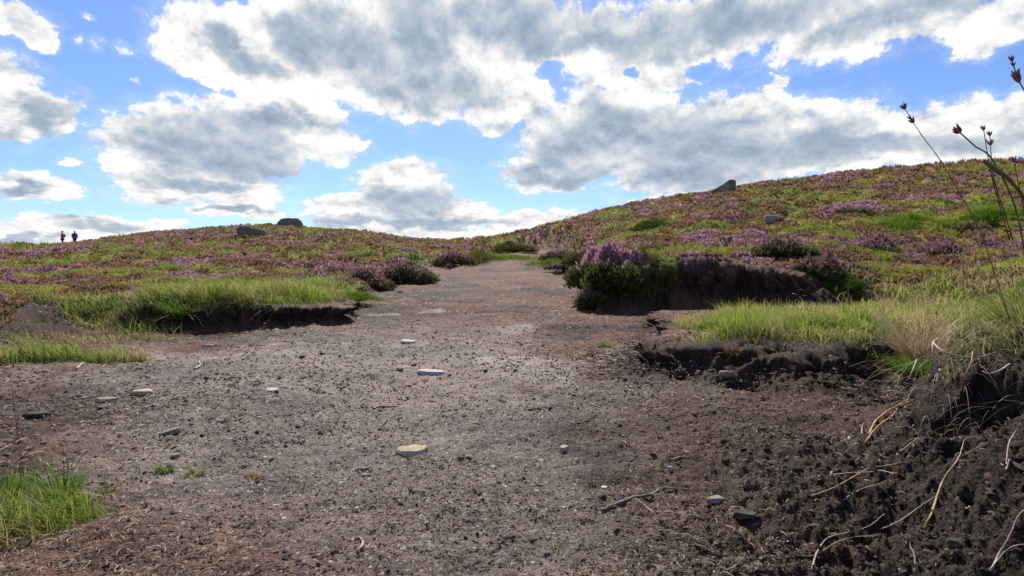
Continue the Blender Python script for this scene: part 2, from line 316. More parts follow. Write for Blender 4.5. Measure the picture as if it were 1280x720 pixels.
# ------------------------------------------------------------------ the ground: one sheet out to the horizon
def build_ground():
    th = np.concatenate([np.radians(np.arange(-180, -50, 3.0)), np.radians(np.arange(-50, 50, .1)), np.radians(np.arange(50, 180.1, 3.0))])
    th[-1] = math.pi
    rr = [.25]
    while rr[-1] < 4000:
        r = rr[-1]; rr.append(r * (1 + (.03 if r < .7 else .0048 if r < 3.2 else .0026 if (4.7 < r < 5.6 or 7.0 < r < 8.5) else .007 if r < 9 else .012 if r < 75 else .08)))
    rr = np.array(rr); A, B = np.meshgrid(th, rr, indexing='xy'); x = np.sin(A) * B; y = np.cos(A) * B
    H = height(x, y); z = H['z'].copy(); M = H['M']
    # overhanging turf lips and undercut faces: slide points sideways along the bank's outward direction
    X, Y = x.copy(), y.copy()
    for poly, m, amp, lim in ((P_LEFT, M['ml'], .10, M['wl'] < .5), (P_RIGHT, M['mr'], .13, M['wr'] < .6), (P_SHELF, M['mh'], .04, y > 0), (P_LIP, M['mlip'], .02, (y > .9) & (y < 2.3))):
        sel = (m > .01) & (m < .999) & lim & (y > 0) & (np.abs(M['px'] - 640) < 760)
        xs, ys = x[sel], y[sel]; e = .02
        gx = sdist(poly, xs + e, ys) - sdist(poly, xs - e, ys); gy = sdist(poly, xs, ys + e) - sdist(poly, xs, ys - e); L = np.hypot(gx, gy) + 1e-9
        mm = m[sel]; push = amp * (np.exp(-((mm - .86) / .16) ** 2) - .8 * np.exp(-((mm - .35) / .2) ** 2)) * (.5 + fbm(xs * 6, ys * 6, 71, 2))
        push = push + np.minimum(amp, .06) * 2.6 * (fbm((xs + ys * .6) * 4, H['z'][sel] * 18, 72, 4) - .5) * ss(0, .2, mm) * ss(1, .9, mm)
        X[sel] -= gx / L * push; Y[sel] -= gy / L * push
    g, moor, bare = H['g'], H['moor'], H['bare']; px = M['px']; r = M['r']
    # soil colours
    big = fbm(x * .8, y * .8, 51, 4); mid = fbm(x * 2.6, y * 2.6, 52, 4, .6); sm = fbm(x * 8, y * 8, 53, 3)
    grit = np.array([.180, .128, .096]); gritp = np.array([.30, .238, .192]); brown = np.array([.122, .060, .037]); dark = np.array([.036, .026, .021]); rust = np.array([.175, .082, .048])
    def L(a, b, t): return a + (b - a) * t[..., None]
    c = np.broadcast_to(brown, x.shape + (3,)).copy()
    # grey trodden grit: a broad tongue from the lower middle up the left of the track
    xc = np.interp(y, [0, 1, 1.7, 3, 5, 8], [.05, -.05, -.45, -1.0, -1.0, -.6]); wd = np.interp(y, [0, 1, 2, 3, 5, 8], [.35, .42, 1.1, 1.9, 1.6, 1.2])
    gm = ss(1.15, .45, np.abs(x - xc) / wd + (mid - .5) * 1.1 + (big - .5) * .6) * (1 - np.clip(M['mh'] + M['mn'] + M['ml'] + M['mr'], 0, 1)) * ss(6.6, 3.0, y)
    c = L(c, grit, gm); c = L(c, gritp, gm * ss(.54, .72, mid) * .8)
    dm = ss(.50, .68, fbm(x * 1.1, y * 1.9, 55, 4)) * .75; c = L(c, dark, dm * (1 - .45 * gm))
    for (cpx, cd, rpx, rd) in ((545, 4.0, 80, .45), (350, 2.35, 60, .22), (250, 3.1, 60, .3), (640, 2.0, 90, .18), (480, 5.6, 50, .5), (330, 1.5, 70, .1), (700, 6.2, 60, .6)):  # first entry paints a shadow patch into the soil colour, the rest darker soil
        q = ((x - (cpx - CX) / F * cd) / (rpx / F * cd)) ** 2 + ((y - cd) / rd) ** 2 + (mid - .5) * 2.5; c = L(c, dark * 1.7, ss(1.2, .2, q) * .62 * (y > 0))
    rm = ss(.5, .7, fbm(x * 1.3 + 9, y * 1.3, 56, 4)) * np.clip(ss(-1.2, .3, x) * ss(2.3, 4.5, y) + ss(1.6, 1.0, y) * ss(.1, -.6, x), 0, 1); c = L(c, rust, rm * (.5 + .3 * ss(1.6, 2.6, y)))
    for (cpx, cd, rpx, rd) in ((540, 7.0, 22, .25), (480, 6.7, 26, .2), (645, 5.2, 30, .3), (650, 3.35, 55, .22), (690, 2.95, 45, .2)):
        q = ((x - (cpx - CX) / F * cd) / (rpx / F * cd)) ** 2 + ((y - cd) / rd) ** 2 + (sm - .5) * 2; c = L(c, gritp, ss(1.2, .3, q) * .75 * (y > 0))
    peat = np.clip(ss(.18, .62, x - .25 + (mid - .5) * .8) * ss(2.3, 1.4, y), 0, 1); c = L(c, dark * 1.1, peat * .92)
    c = L(c, dark * 1.5, .62 * ss(-.15, .45, x + (mid - .5) * 1.1) * ss(3.6, 2.3, y)); c = L(c, dark * 1.8, .45 * ss(.1, -.5, x) * ss(1.5, 1.1, y) * ss(.4, .6, sm))
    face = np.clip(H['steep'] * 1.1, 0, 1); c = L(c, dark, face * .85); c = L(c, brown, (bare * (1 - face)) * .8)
    # litter-brown under grass, darkened plant colour under heather, less so far off
    c = L(c, np.array([.075, .07, .025]), g * .85)
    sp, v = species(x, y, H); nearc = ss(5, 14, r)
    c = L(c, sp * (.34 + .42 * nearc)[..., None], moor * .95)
    c *= (.8 + .4 * sm)[..., None]
    al = np.clip((gm * .8 + .2) * (1 - moor) * (1 - g) * (1 - .6 * H['dark']), 0, 1)
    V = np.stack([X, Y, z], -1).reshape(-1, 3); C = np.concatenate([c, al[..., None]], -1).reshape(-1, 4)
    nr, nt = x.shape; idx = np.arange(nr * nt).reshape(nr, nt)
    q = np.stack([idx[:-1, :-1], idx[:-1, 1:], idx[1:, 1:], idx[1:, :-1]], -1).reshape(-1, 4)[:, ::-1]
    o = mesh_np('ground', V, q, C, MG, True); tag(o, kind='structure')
    o['label'] = 'bare peat track and moorland rising to both sides'
    # small disc that closes the sheet under the viewer
    a = np.linspace(-math.pi, math.pi, 48, endpoint=False); v0 = np.stack([np.sin(a) * .27, np.cos(a) * .27, np.zeros(48) - .012], -1)
    return o
build_ground()

# ------------------------------------------------------------------ camera
cam = bpy.data.cameras.new('camera'); co = bpy.data.objects.new('camera', cam); COL.objects.link(co)
cam.sensor_width = 36; cam.lens = 36 * F / 1280; cam.shift_y = (HY - 360) / 1280; cam.clip_start = .05; cam.clip_end = 9000
co.location = (0, 0, CAMH); co.rotation_euler = (math.radians(90), 0, 0); SC.camera = co
# ------------------------------------------------------------------ blades, sprigs, crumbs (merged point clouds of small meshes)
def blades(name, P, hgt, wid, base, tip, mat, segs=3, bend=.6, az=None, lean=None, parent=None, curl=0.0, cup=False):
    """P (n,3) roots; a tapered strip per root that arcs over as it rises"""
    n = len(P); az = RNG.uniform(0, 2 * math.pi, n) if az is None else az; lean = RNG.normal(.0, .22, n) if lean is None else lean
    face = RNG.uniform(0, math.pi, n); b = np.abs(RNG.normal(bend, bend * .5, n)) + .05
    rows = []; cols = []
    for k in range(segs + 1):
        t = k / segs
        ang = lean + b * t * 1.2 + curl * t * t
        s = t * hgt
        off = np.sin(lean) * s + b * s * t * .8; up = np.cos(lean) * s - b * s * t * .42 - curl * s * t * t * .6
        c = np.stack([P[:, 0] + np.cos(az) * off, P[:, 1] + np.sin(az) * off, P[:, 2] + up], -1)
        w = wid * (1 - t ** 1.6) * .5 + wid * .04
        sd = np.stack([np.cos(face) * w, np.sin(face) * w, np.zeros(n)], -1)
        rows += [c - sd, c + sd]; cc = base + (tip - base) * t; cols += [cc, cc]
    V = np.stack(rows, 1).reshape(-1, 3); C = np.stack(cols, 1).reshape(-1, 3); m = 2 * (segs + 1)
    f = np.array([[2 * k, 2 * k + 1, 2 * k + 3, 2 * k + 2] for k in range(segs)]); Fq = (np.arange(n)[:, None, None] * m + f[None]).reshape(-1, 4)
    return mesh_np(name, V, Fq, C, mat, False, parent)

def template_scatter(name, tv, tf, P, S, Rz, tilt, C, mat, parent=None, top=None, smooth=False, rag=False):
    """tv (m,3) template verts; S (n,3) scales; C (n,3) colours; top: (m,) 0..1 blend to colours C2"""
    n, m = len(P), len(tv); v = (tv[None] + (RNG.uniform(-.35, .35, (n, m, 3)) if rag else 0)) * S[:, None]
    ct, st = np.cos(tilt)[:, None], np.sin(tilt)[:, None]; x = v[..., 0] * ct + v[..., 2] * st; z = -v[..., 0] * st + v[..., 2] * ct; y = v[..., 1]
    c, s = np.cos(Rz)[:, None], np.sin(Rz)[:, None]
    V = np.stack([x * c - y * s + P[:, None, 0], x * s + y * c + P[:, None, 1], z + P[:, None, 2]], -1).reshape(-1, 3)
    if isinstance(C, tuple): C = C[0][:, None] * (1 - top[None, :, None]) + C[1][:, None] * top[None, :, None]
    else: C = np.repeat(C[:, None], m, 1)
    Fq = (np.arange(n)[:, None, None] * m + tf[None]).reshape(-1, tf.shape[1])
    return mesh_np(name, V, Fq, C.reshape(-1, 3), mat, smooth, parent)
def sprig_template():
    """a heather shoot: three upright leafy spindles that cross, tips flowering"""
    V = []; Fq = []; T = []
    for k in range(3):
        a = k * math.pi / 3 + .3; dx, dy = math.cos(a), math.sin(a); ox, oy = .2 * math.cos(a * 2.1 + 1), .2 * math.sin(a * 2.1 + 1)
        b = len(V); w = .145
        for (u, z, l) in ((0, 0, 0), (1, .40, 0), (.85, .72, 0), (0, 1.0 - .1 * k, 0), (-.85, .72, 0), (-1, .40, 0)):
            V.append((dx * u * w + ox * z * 1.6, dy * u * w + oy * z * 1.6, z)); T.append(0 if z < .35 else .55 if z < .5 else 1)
        Fq += [(b, b + 1, b + 2, b + 5), (b + 5, b + 2, b + 3, b + 4)]
    return np.array(V), np.array(Fq), np.array(T)
SPV, SPF, SPT = sprig_template()
def leafy_template():
    """a small leafy shoot: oval leaves at several heights"""
    V = []; Fq = []; T = []
    for k in range(5):
        a = k * 2.4; z0 = .15 + .17 * k; dx, dy = math.cos(a), math.sin(a); b = len(V); L = .34 - .03 * k; w = .13
        V += [(0, 0, z0), (dx * L * .5 - dy * w, dy * L * .5 + dx * w, z0 + .10), (dx * L, dy * L, z0 + .14), (dx * L * .5 + dy * w, dy * L * .5 - dx * w, z0 + .10)]
        Fq.append((b, b + 1, b + 2, b + 3)); T += [.2, 1, 1, 1]
    return np.array(V), np.array(Fq), np.array(T)
LFV, LFF, LFT = leafy_template()
def crumb_template():
    V = [(1, 0, 0), (0, 1, 0), (-1, 0, 0), (0, -1, 0), (.5, .5, .75), (-.6, .4, .6), (-.4, -.6, .8), (.6, -.5, .55)]
    Fq = [(0, 1, 5, 4), (1, 2, 6, 5), (2, 3, 7, 6), (3, 0, 4, 7), (4, 5, 6, 7)]
    return np.array(V, float), np.array(Fq)
CRV, CRF = crumb_template()

def polar_points(n, rmin, rmax, half=47, power=0.0):
    """points spread evenly in bearing and log distance (power > 0 shifts them outward)"""
    th = np.radians(RNG.uniform(-half, half, n)); u = RNG.uniform(0, 1, n)
    if power: r = (rmin ** power + u * (rmax ** power - rmin ** power)) ** (1 / power)
    else: r = rmin * (rmax / rmin) ** u
    return np.sin(th) * r, np.cos(th) * r, r
def sample(n, rmin, rmax, weight, power=0.0, half=47):
    xs, ys, rs = polar_points(n, rmin, rmax, half, power); H = height(xs, ys); w = weight(xs, ys, rs, H)
    k = RNG.uniform(0, 1, n) < w
    out = {q: H[q][k] for q in ('z', 'g', 'moor', 'bare', 'id0', 'id1', 'id2', 'c1', 'c2')}; out['M'] = {a: b[k] for a, b in H['M'].items() if isinstance(b, np.ndarray)}
    return xs[k], ys[k], rs[k], out
def jit(c, n, a=.18, hue=.06):
    return np.clip(c * (1 + RNG.normal(0, a, (n, 1))) * (1 + RNG.normal(0, hue, (n, 3))), 0.004, .9)

# ---- grass
def build_grass():
    for (n, r0, r1, nm) in ((95000, .8, 9.5, 'grass'), (16000, 7.5, 24, 'rough_grass')):
        x, y, r, H = sample(n * 5, r0, r1, lambda x, y, r, H: H['g'] * ss(24, 20, r) * (1 if nm == 'grass' else ss(7.5, 9, r)) * (1 - .65 * (fbm(x * 5, y * 5, 301, 2) < .38)), 0.0, 46)
        P = np.stack([x, y, H['z'] - .006], -1); k = len(x); px = H['M']['px']
        tuft = fbm(x * 2.6, y * 2.6, 302, 3)
        h = (.055 + .13 * tuft ** 1.3 * 1.6) * RNG.uniform(.55, 1.25, k)
        lowp = ((y < 3.9) & (px < 330) & (y > 2)); h = np.where(lowp, h * .8, h); h = np.where(y < 2, h * RNG.uniform(.25, .95, k), h)
        h = np.where((px > 700) & (px < 900) & (y < 5), h * .62, h); h = np.where((px > 760) & (y > 7.5), h * .8, h)
        h = np.where((y > 1) & (y < 2) & (px > 1080), h * .6, h); h = np.where((y < 1.4) & (px > 600), h * .6, h)
        w = np.maximum(.0019, r * .00095) * RNG.uniform(.7, 1.4, k) * np.where((px > 1000) & (y > 1.2), RNG.uniform(1, 1.9, k), 1)
        straw = (y > 4.0) * (px < 150) * (y < 5.1) * .75; h = np.where(straw > 0, h * .5, h); h = np.where((px < 400) & (y > 4.6) & (y < 7), h * (.6 + 1.1 * ss(.35, .7, fbm(x * 1.9, y * 1.9, 305, 2))), h); dry = np.clip(straw + (fbm(x * 3, y * 3, 303, 3) - .5) * 3 + .25 + .35 * (RNG.uniform(0, 1, k) < .22) + .35 * (px > 950) + .3 * (y < 2) + .3 * ss(1060, 1160, px) - .1, 0, 1)[:, None]
        base = jit(np.array([.080, .125, .018]) * (1 - dry) + np.array([.18, .14, .06]) * dry, k); tip = jit(np.array([.29, .36, .05]) * (1 - dry) + np.array([.50, .40, .17]) * dry, k, .26)
        gold = ((y > 7.5) & (px > 560))[:, None]; tip = np.where(gold, jit(np.array([.30, .28, .03]), k), tip)
        az = RNG.normal(-2.4, 1.3, k); az = np.where((y < 2) & (px > 1080), RNG.uniform(.3, 2.9, k), az)
        tag(blades(nm, P, h, w, base, tip, MGRASS, 3, .55, az=az), 'grass growing on the turf ledges and peat banks' if nm == 'grass' else 'yellowish grass beside the farther part of the track', kind='stuff')
build_grass()
# overhanging fringe on the lips: blades that droop outward and down
def build_fringe():
    P = []
    for (px0, px1, d0, d1, n) in ((40, 390, 4.8, 5.4, 11000), (745, 960, 6.9, 7.7, 2200)):
        xs = RNG.uniform(px0, px1, n); ds = RNG.uniform(d0, d1, n); P.append(np.stack([(xs - CX) / F * ds, ds], -1))
    P = np.concatenate(P); H = height(P[:, 0], P[:, 1]); M = H['M']; m = np.maximum(M['ml'] * (M['wl'] < 1), M['mr'] * (M['wr'] < 1))
    k = (m > .8) & (m < .998) & (RNG.uniform(0, 1, len(m)) < .8); P = P[k]; z = H['z'][k]; n = len(P)
    pk = M['px'][k]; grn = np.clip(ss(60, 130, pk) * ss(395, 370, pk), 0, 1)[:, None] * .95 + .05
    base = jit(np.array([.10, .09, .035]) * (1 - grn) + np.array([.07, .12, .016]) * grn, n); tip = jit(np.array([.30, .24, .13]) * (1 - grn) + np.array([.20, .27, .04]) * grn, n)
    h = RNG.uniform(.05, .14, n) * (.4 + .6 * grn[:, 0]); az = RNG.normal(-1.6, .7, n)
    tag(blades('overhanging_grass', np.column_stack([P, z - .01]), h, np.full(n, .0042), base, tip, MGRASS, 4, .9, az=az, lean=RNG.normal(.35, .25, n), curl=.9), 'grass blades drooping over the lips of the peat banks', kind='stuff')
build_fringe()

# ---- moor: heather, bilberry, sedge
def build_moor():
    xs, ys, r, H = sample(330000, 5.0, 78, lambda x, y, r, H: H['moor'] * (1 - H['steep'] * (r < 12)) * .95 * (1 - .4 * (H['c1'] < .12)), -.25, 46)
    n = len(xs); H2 = H; c, v = species(xs, ys, H)
    P = np.stack([xs, ys, H['z'] - .01], -1); s = np.maximum(.055, r * .0046) * RNG.uniform(.7, 1.35, n)
    heath = v > .47; fl = RNG.uniform(0, 1, n)
    flower = np.where((v > .58)[:, None] & (fl < .55 + .3 * (v > .8))[:, None], c * 1.12, np.where((fl < .7)[:, None], BROWN * 1.35 * (1 - .0), OLIVE * 1.1))
    leaf = np.where((RNG.uniform(0, 1, n) < .6)[:, None], np.array([.055, .062, .018]), np.array([.085, .055, .03]))
    a = heath
    S = np.stack([s * 1.15, s * 1.15, s * 1.15], -1)
    tag(template_scatter('heather', SPV, SPF, P[a], S[a], RNG.uniform(0, 6.3, a.sum()), RNG.normal(0, .28, a.sum()), (jit(leaf[a], a.sum()), jit(flower[a], a.sum(), .22, .08)), MHEATH, top=SPT), 'heather covering both moorland slopes', kind='stuff')
    b = ~heath; cb = c[b] * 1.25; S2 = np.stack([s * 1.25, s * 1.25, s * .9], -1)[b]
    tag(template_scatter('bilberry', LFV, LFF, P[b], S2, RNG.uniform(0, 6.3, b.sum()), RNG.normal(0, .3, b.sum()), (jit(cb * .6, b.sum()), jit(cb, b.sum(), .22, .1)), MHEATH, top=LFT), 'bilberry and sedge between the heather', kind='stuff')
build_moor()

# ---- loose peat crumbs and grit
def build_crumbs():
    x, y, r, H = sample(210000, .75, 22, lambda x, y, r, H: (1 - .95 * ss(5, 20, r)) * (1 - H['g']) * (1 - H['moor']) * (.35 + .65 * (fbm(x * 6, y * 6, 401, 3) > .48)), 0, 46)
    n = len(x); s = np.clip(RNG.lognormal(-5.75, .45, n), .0015, .011) * np.clip(r / 2.2, .75, 1.45)
    dark = ss(.1, .9, x) * ss(2.6, 1.5, y); s = s * (1 + .35 * dark)
    pale = RNG.uniform(0, 1, n) < .045 * (1 - .6 * dark); s = np.where(pale, s * .6, s)
    c = np.array([.125, .090, .070]) * (1 - .35 * ss(3.5, 6.5, r) * (1 - dark))[:, None] * (1 - dark)[:, None] + np.array([.044, .031, .024]) * dark[:, None]
    c = c * np.where(r < 2.6, RNG.choice([.45, .8, 1.1, 1.6], n), RNG.choice([.65, .85, 1.1, 1.5], n))[:, None]; c = np.where(pale[:, None], np.array([.40, .35, .30]), c)
    S = s[:, None] * RNG.uniform(.6, 1.4, (n, 3)); S[:, 2] *= .8
    tag(template_scatter('peat_crumbs', CRV, CRF, np.stack([x, y, H['z'] - s * .35], -1), S, RNG.uniform(0, 6.3, n), RNG.normal(0, .4, n), jit(c, n, .2, .05), MCRUMB, rag=True), 'crumbs of peat and grit strewn over the bare ground', kind='stuff')
    # fibres of dead grass and root litter, lying flat
    x, y, r, H = sample(60000, .75, 14, lambda x, y, r, H: (1 - H['moor']) * (1 - .6 * H['g']) * (.12 + .88 * ss(.5, .62, fbm(x * 1.7, y * 1.7, 402, 3)) + .4 * H['bare']) * np.where(np.abs(H['M']['px'] - 520) < 200, .45, 1), 0, 46)
    kk = RNG.uniform(0, 1, len(x)) < 1 - .7 * ss(.15, .6, x) * ss(2.3, 1.5, y); x, y, r = x[kk], y[kk], r[kk]; H = dict(z=H['z'][kk])
    n = len(x); L = RNG.uniform(.010, .036, n) * np.clip(r / 2, .8, 2); a = RNG.uniform(0, 6.3, n); cv = RNG.normal(0, .8, n)
    rows = []
    w = np.maximum(.0007, r * .0006)
    for t in (-.5, -.15, .2, .5):
        px_ = x + np.cos(a + cv * t) * L * t; py_ = y + np.sin(a + cv * t) * L * t; zz = H['z'] + .004 + (0.25 - t * t) * .012
        for q in (-1, 1): rows.append(np.stack([px_ - np.sin(a) * w * q, py_ + np.cos(a) * w * q, zz + q * w * .4], -1))
    V = np.stack(rows, 1).reshape(-1, 3); f = np.array([[0, 1, 3, 2], [2, 3, 5, 4], [4, 5, 7, 6]]); Fq = (np.arange(n)[:, None, None] * 8 + f[None]).reshape(-1, 4)
    C = jit(np.array([[.20, .12, .07], [.26, .18, .10], [.12, .07, .045], [.10, .06, .04], [.33, .25, .16]])[RNG.integers(0, 5, n)], n); C = np.repeat(C, 8, 0)
    tag(mesh_np('plant_litter', V, Fq, C, MSTRAW), 'dead grass fibres littering the bare peat', kind='stuff')
build_crumbs()

# ------------------------------------------------------------------ tubes, stones
def tube_bm(bm, pts, rad, sides=6, mi=0):
    pts = [Vector(p) for p in pts]; n = len(pts); rings = []
    for i, p in enumerate(pts):
        t = (pts[min(i + 1, n - 1)] - pts[max(i - 1, 0)]).normalized(); u = t.orthogonal().normalized() if i == 0 else (u - t * u.dot(t)).normalized(); v = t.cross(u)
        r = rad[i] if hasattr(rad, '__len__') else rad
        rings.append([bm.verts.new(p + (u * math.cos(a) + v * math.sin(a)) * r) for a in [2 * math.pi * k / sides for k in range(sides)]])
    for a, b in zip(rings, rings[1:]):
        for k in range(sides): f = bm.faces.new((a[k], a[(k + 1) % sides], b[(k + 1) % sides], b[k])); f.smooth = True; f.material_index = mi
    bm.faces.new(rings[0][::-1]).material_index = mi; bm.faces.new(rings[-1]).material_index = mi
def spline(pts, m=6):
    pts = [Vector(p) for p in pts]
    if len(pts) < 3: return [pts[0].lerp(pts[-1], k / m) for k in range(m + 1)]
    out = []; q = [pts[0] * 2 - pts[1]] + pts + [pts[-1] * 2 - pts[-2]]
    for i in range(1, len(q) - 2):
        a, b, c, d = q[i - 1:i + 3]
        for k in range(m):
            t = k / m; out.append(.5 * ((2 * b) + (c - a) * t + (2 * a - 5 * b + 4 * c - d) * t * t + (3 * b - a - 3 * c + d) * t ** 3))
    out.append(pts[-1]); return out
def bm_obj(name, bm, mats, parent=None, loc=None):
    me = bpy.data.meshes.new(name); bmesh.ops.recalc_face_normals(bm, faces=bm.faces); bm.to_mesh(me); bm.free()
    for m in (mats if isinstance(mats, (list, tuple)) else [mats]): me.materials.append(m)
    o = bpy.data.objects.new(name, me); COL.objects.link(o)
    if parent: o.parent = parent
    if loc is not None: o.location = loc
    return o
def flat_mat(name, c, rough=.7, spec=.3, var=.35, scale=40):
    m, nt = newmat(name); n = N(nt); tc = n('ShaderNodeTexCoord'); q = n('ShaderNodeTexNoise'); q.inputs['Scale'].default_value = scale; q.inputs['Detail'].default_value = 5; n.l(tc.outputs['Object'], q.inputs['Vector'])
    cc = n.mix(n.ramp(q.outputs['Fac'], .3, .7), tuple(x * (1 - var) for x in c), tuple(min(.9, x * (1 + var)) for x in c))
    b = n('ShaderNodeBsdfPrincipled'); n.l(cc, b.inputs['Base Color']); b.inputs['Roughness'].default_value = rough; b.inputs['Specular IOR Level'].default_value = spec
    o = n('ShaderNodeOutputMaterial'); n.l(b.outputs[0], o.inputs[0]); return m
def rock_bm(size, seed, facets=9, flat=1.0, noise_amp=.05, cut=.78, outline=None):
    rd = random.Random(seed); bm = bmesh.new(); bmesh.ops.create_icosphere(bm, subdivisions=5, radius=1)
    planes = []
    for k in range(facets):
        d = Vector((rd.gauss(0, 1), rd.gauss(0, 1), rd.gauss(0, .8))).normalized(); planes.append((d, rd.uniform(cut - .15, cut + .12)))
    planes.append((Vector((rd.uniform(-.15, .15), rd.uniform(-.15, .15), 1)).normalized(), .55))
    for v in bm.verts:
        p = v.co.copy()
        for d, c in planes:
            e = p.dot(d) - c
            if e > 0: p -= d * e * .96
        v.co = p
    from mathutils import noise as mn
    off = Vector((seed * 3.1, seed * 1.7, 0))
    for v in bm.verts:
        nn = mn.fractal(v.co * 2.2 + off, 1.0, 2.0, 5); v.co += v.normal * nn * noise_amp
        v.co = Vector((v.co.x * size[0], v.co.y * size[1], v.co.z * size[2] * flat))
    for f in bm.faces: f.smooth = True
    return bm
MST = {'pale': rock_mat('pale_stone', (.44, .40, .36), (.56, .52, .47), (.30, .26, .22), 40, .8, .004), 'tan': rock_mat('tan_stone', (.36, .27, .16), (.50, .42, .30), (.22, .17, .12), 45, .8, .004),
       'grey': rock_mat('grey_stone', (.22, .185, .15), (.31, .27, .22), (.11, .09, .075), 40, .85, .004), 'moss': rock_mat('mossy_stone', (.055, .045, .033), (.10, .08, .06), (.03, .026, .02), 40, .9, .005, .35),
       'pink': rock_mat('pinkish_stone', (.36, .27, .24), (.47, .38, .34), (.25, .18, .16), 60, .8, .003)}
def stone(px, py, wpx, hpx, kind, label, seed, rz=0, tilt=(0, 0), asp=.7, lift=.08, group=None):
    p = cast(px, py); w = wpx / F * p.y / 2; h = hpx / F * p.y / 2
    o = bm_obj('stone', rock_bm((w, w * asp, h * 1.5), seed, 8, 1, .05, .8), MST[kind], loc=p + Vector((0, 0, h * lift)))
    o.rotation_euler = (math.radians(tilt[0]), math.radians(tilt[1]), math.radians(rz)); tag(o, label, 'stone', group or 'loose stones on the peat track'); return o
stone(540, 467, 38, 9, 'pale', 'long flat pale slab of stone lying alone in the middle of the track', 1, -4, (6, 4), .45)
stone(515, 567, 42, 17, 'tan', 'angular tan and cream stone in the nearer middle of the track', 2, 8, (12, 0), .7)
stone(213, 542, 26, 10, 'grey', 'small tilted grey slab nearest the left foreground grass', 3, 18, (14, -14), .5)
stone(177, 491, 27, 8, 'tan', 'flat buff stone just right of the thin dark slab on the left', 4, 0, (6, 0), .7)
stone(134, 500, 32, 6, 'grey', 'thin dark grey slab beside the flat buff stone on the left', 5, 4, (3, 0), .5)
stone(48, 520, 34, 11, 'moss', 'dull mossy stone half sunk in the grit at the left edge', 6, 10, (0, 0), .7)
stone(340, 488, 20, 5, 'pale', 'small cream flat stone on the grit between the turf bank and the slab', 7, 0, (8, 0), .6)
stone(510, 428, 20, 6, 'pale', 'small white stone farthest up the middle of the track', 8, 0, (8, 0), .7)
stone(260, 433, 15, 5, 'pale', 'small bright white stone below the shadow of the left turf bank', 9, -12, (4, 0), .5)
stone(883, 421, 15, 9, 'pale', 'pale triangular stone beside the grass on the right ledge', 10, 15, (10, 10), .7)
stone(908, 468, 18, 8, 'grey', 'rounded grey stone stuck in the bank below the rusty grass tuft', 31, 0, (0, 0), .8)
stone(706, 563, 15, 10, 'pink', 'small pinkish stone right of the middle of the track', 12, 20, (0, 0), .8)
stone(755, 611, 10, 6, 'pale', 'tiny white stone just above the crooked dead stick', 13, 0, (0, 0), .8)
stone(721, 576, 6, 5, 'pale', 'white pebble close below the small pinkish stone', 14, 0, (0, 0), .9)
stone(838, 586, 7, 6, 'pale', 'white pebble on the dark peat right of the pinkish stone', 15, 0, (0, 0), .9)
stone(500, 462, 9, 4, 'grey', 'little grey pebble at the left end of the long pale slab', 16)
stone(570, 513, 9, 5, 'grey', 'little grey pebble between the long slab and the tan stone', 17)
stone(612, 514, 8, 5, 'pale', 'white pebble right of the little grey pebble in mid track', 18)
stone(595, 530, 12, 5, 'grey', 'dull stone embedded in grit above and right of the tan stone', 19)
stone(220, 570, 13, 6, 'grey', 'small dark stone below the tilted grey slab', 20)
stone(275, 528, 10, 5, 'grey', 'small grey stone right of the tilted grey slab', 21)
stone(378, 447, 7, 5, 'moss', 'black clod of peat, left one of two above the cream stone', 22)
stone(403, 443, 7, 4, 'moss', 'black clod of peat, right one of two above the cream stone', 23)
stone(457, 596, 14, 6, 'grey', 'flat grey stone below and left of the tan stone', 24)
stone(500, 365, 7, 4, 'pale', 'pale stone at the heather edge of the distant track', 25)
stone(895, 625, 24, 8, 'grey', 'dark grey lump embedded in wet peat right of the crooked stick', 26)
stone(1195, 682, 22, 9, 'moss', 'dark lump of peat at the foot of the near right bank', 27)
stone(930, 645, 30, 8, 'moss', 'mossy dark stone in the peat below the crooked stick', 28)

# ---- boulders on the skyline
MB1 = rock_mat('gritstone', (.22, .195, .16), (.31, .28, .235), (.12, .11, .10), 2.2, .9, .06, .35); MB2 = rock_mat('brown_gritstone', (.16, .125, .10), (.22, .18, .15), (.09, .075, .06), 2.2, .9, .06, .3)
def boulder(px, pyb, d, wpx, hpx, mat, label, seed, rz=0, tilt=(0, 0), name='boulder', asp=.8, cut=.78):
    d = d or cast(px, pyb).y; x = (px - CX) / F * d; zb = CAMH + (HY - pyb) / F * d; w = wpx / F * d / 2; h = hpx / F * d
    o = bm_obj(name, rock_bm((w * 1.12, w * asp, h * .95), seed, 9, 1, .07, cut), mat, loc=(x, d, zb + h * .30)); o.rotation_euler = (math.radians(tilt[0]), math.radians(tilt[1]), math.radians(rz))
    tag(o, label, 'boulder', 'gritstone boulders on the skyline'); return o
boulder(313, 296, None, 31, 14, MB2, 'dark grey boulder with slanting left side below the left ridge top', 63, 30, (0, 6), cut=.88)
boulder(360, 288, 44, 33, 17, MB2, 'broad brown flat-topped boulder on the crest of the left ridge', 54, -5)
boulder(338, 286, 44, 8, 8, MB2, 'small brown boulder between the two large ones on the left ridge', 53)
boulder(422, 292, 43, 10, 7, MB1, 'little greenish boulder right of the brown one on the left ridge', 56)
boulder(966, 276, None, 17, 8, MB1, 'grey boulder sunk in heather halfway up the right slope', 55)
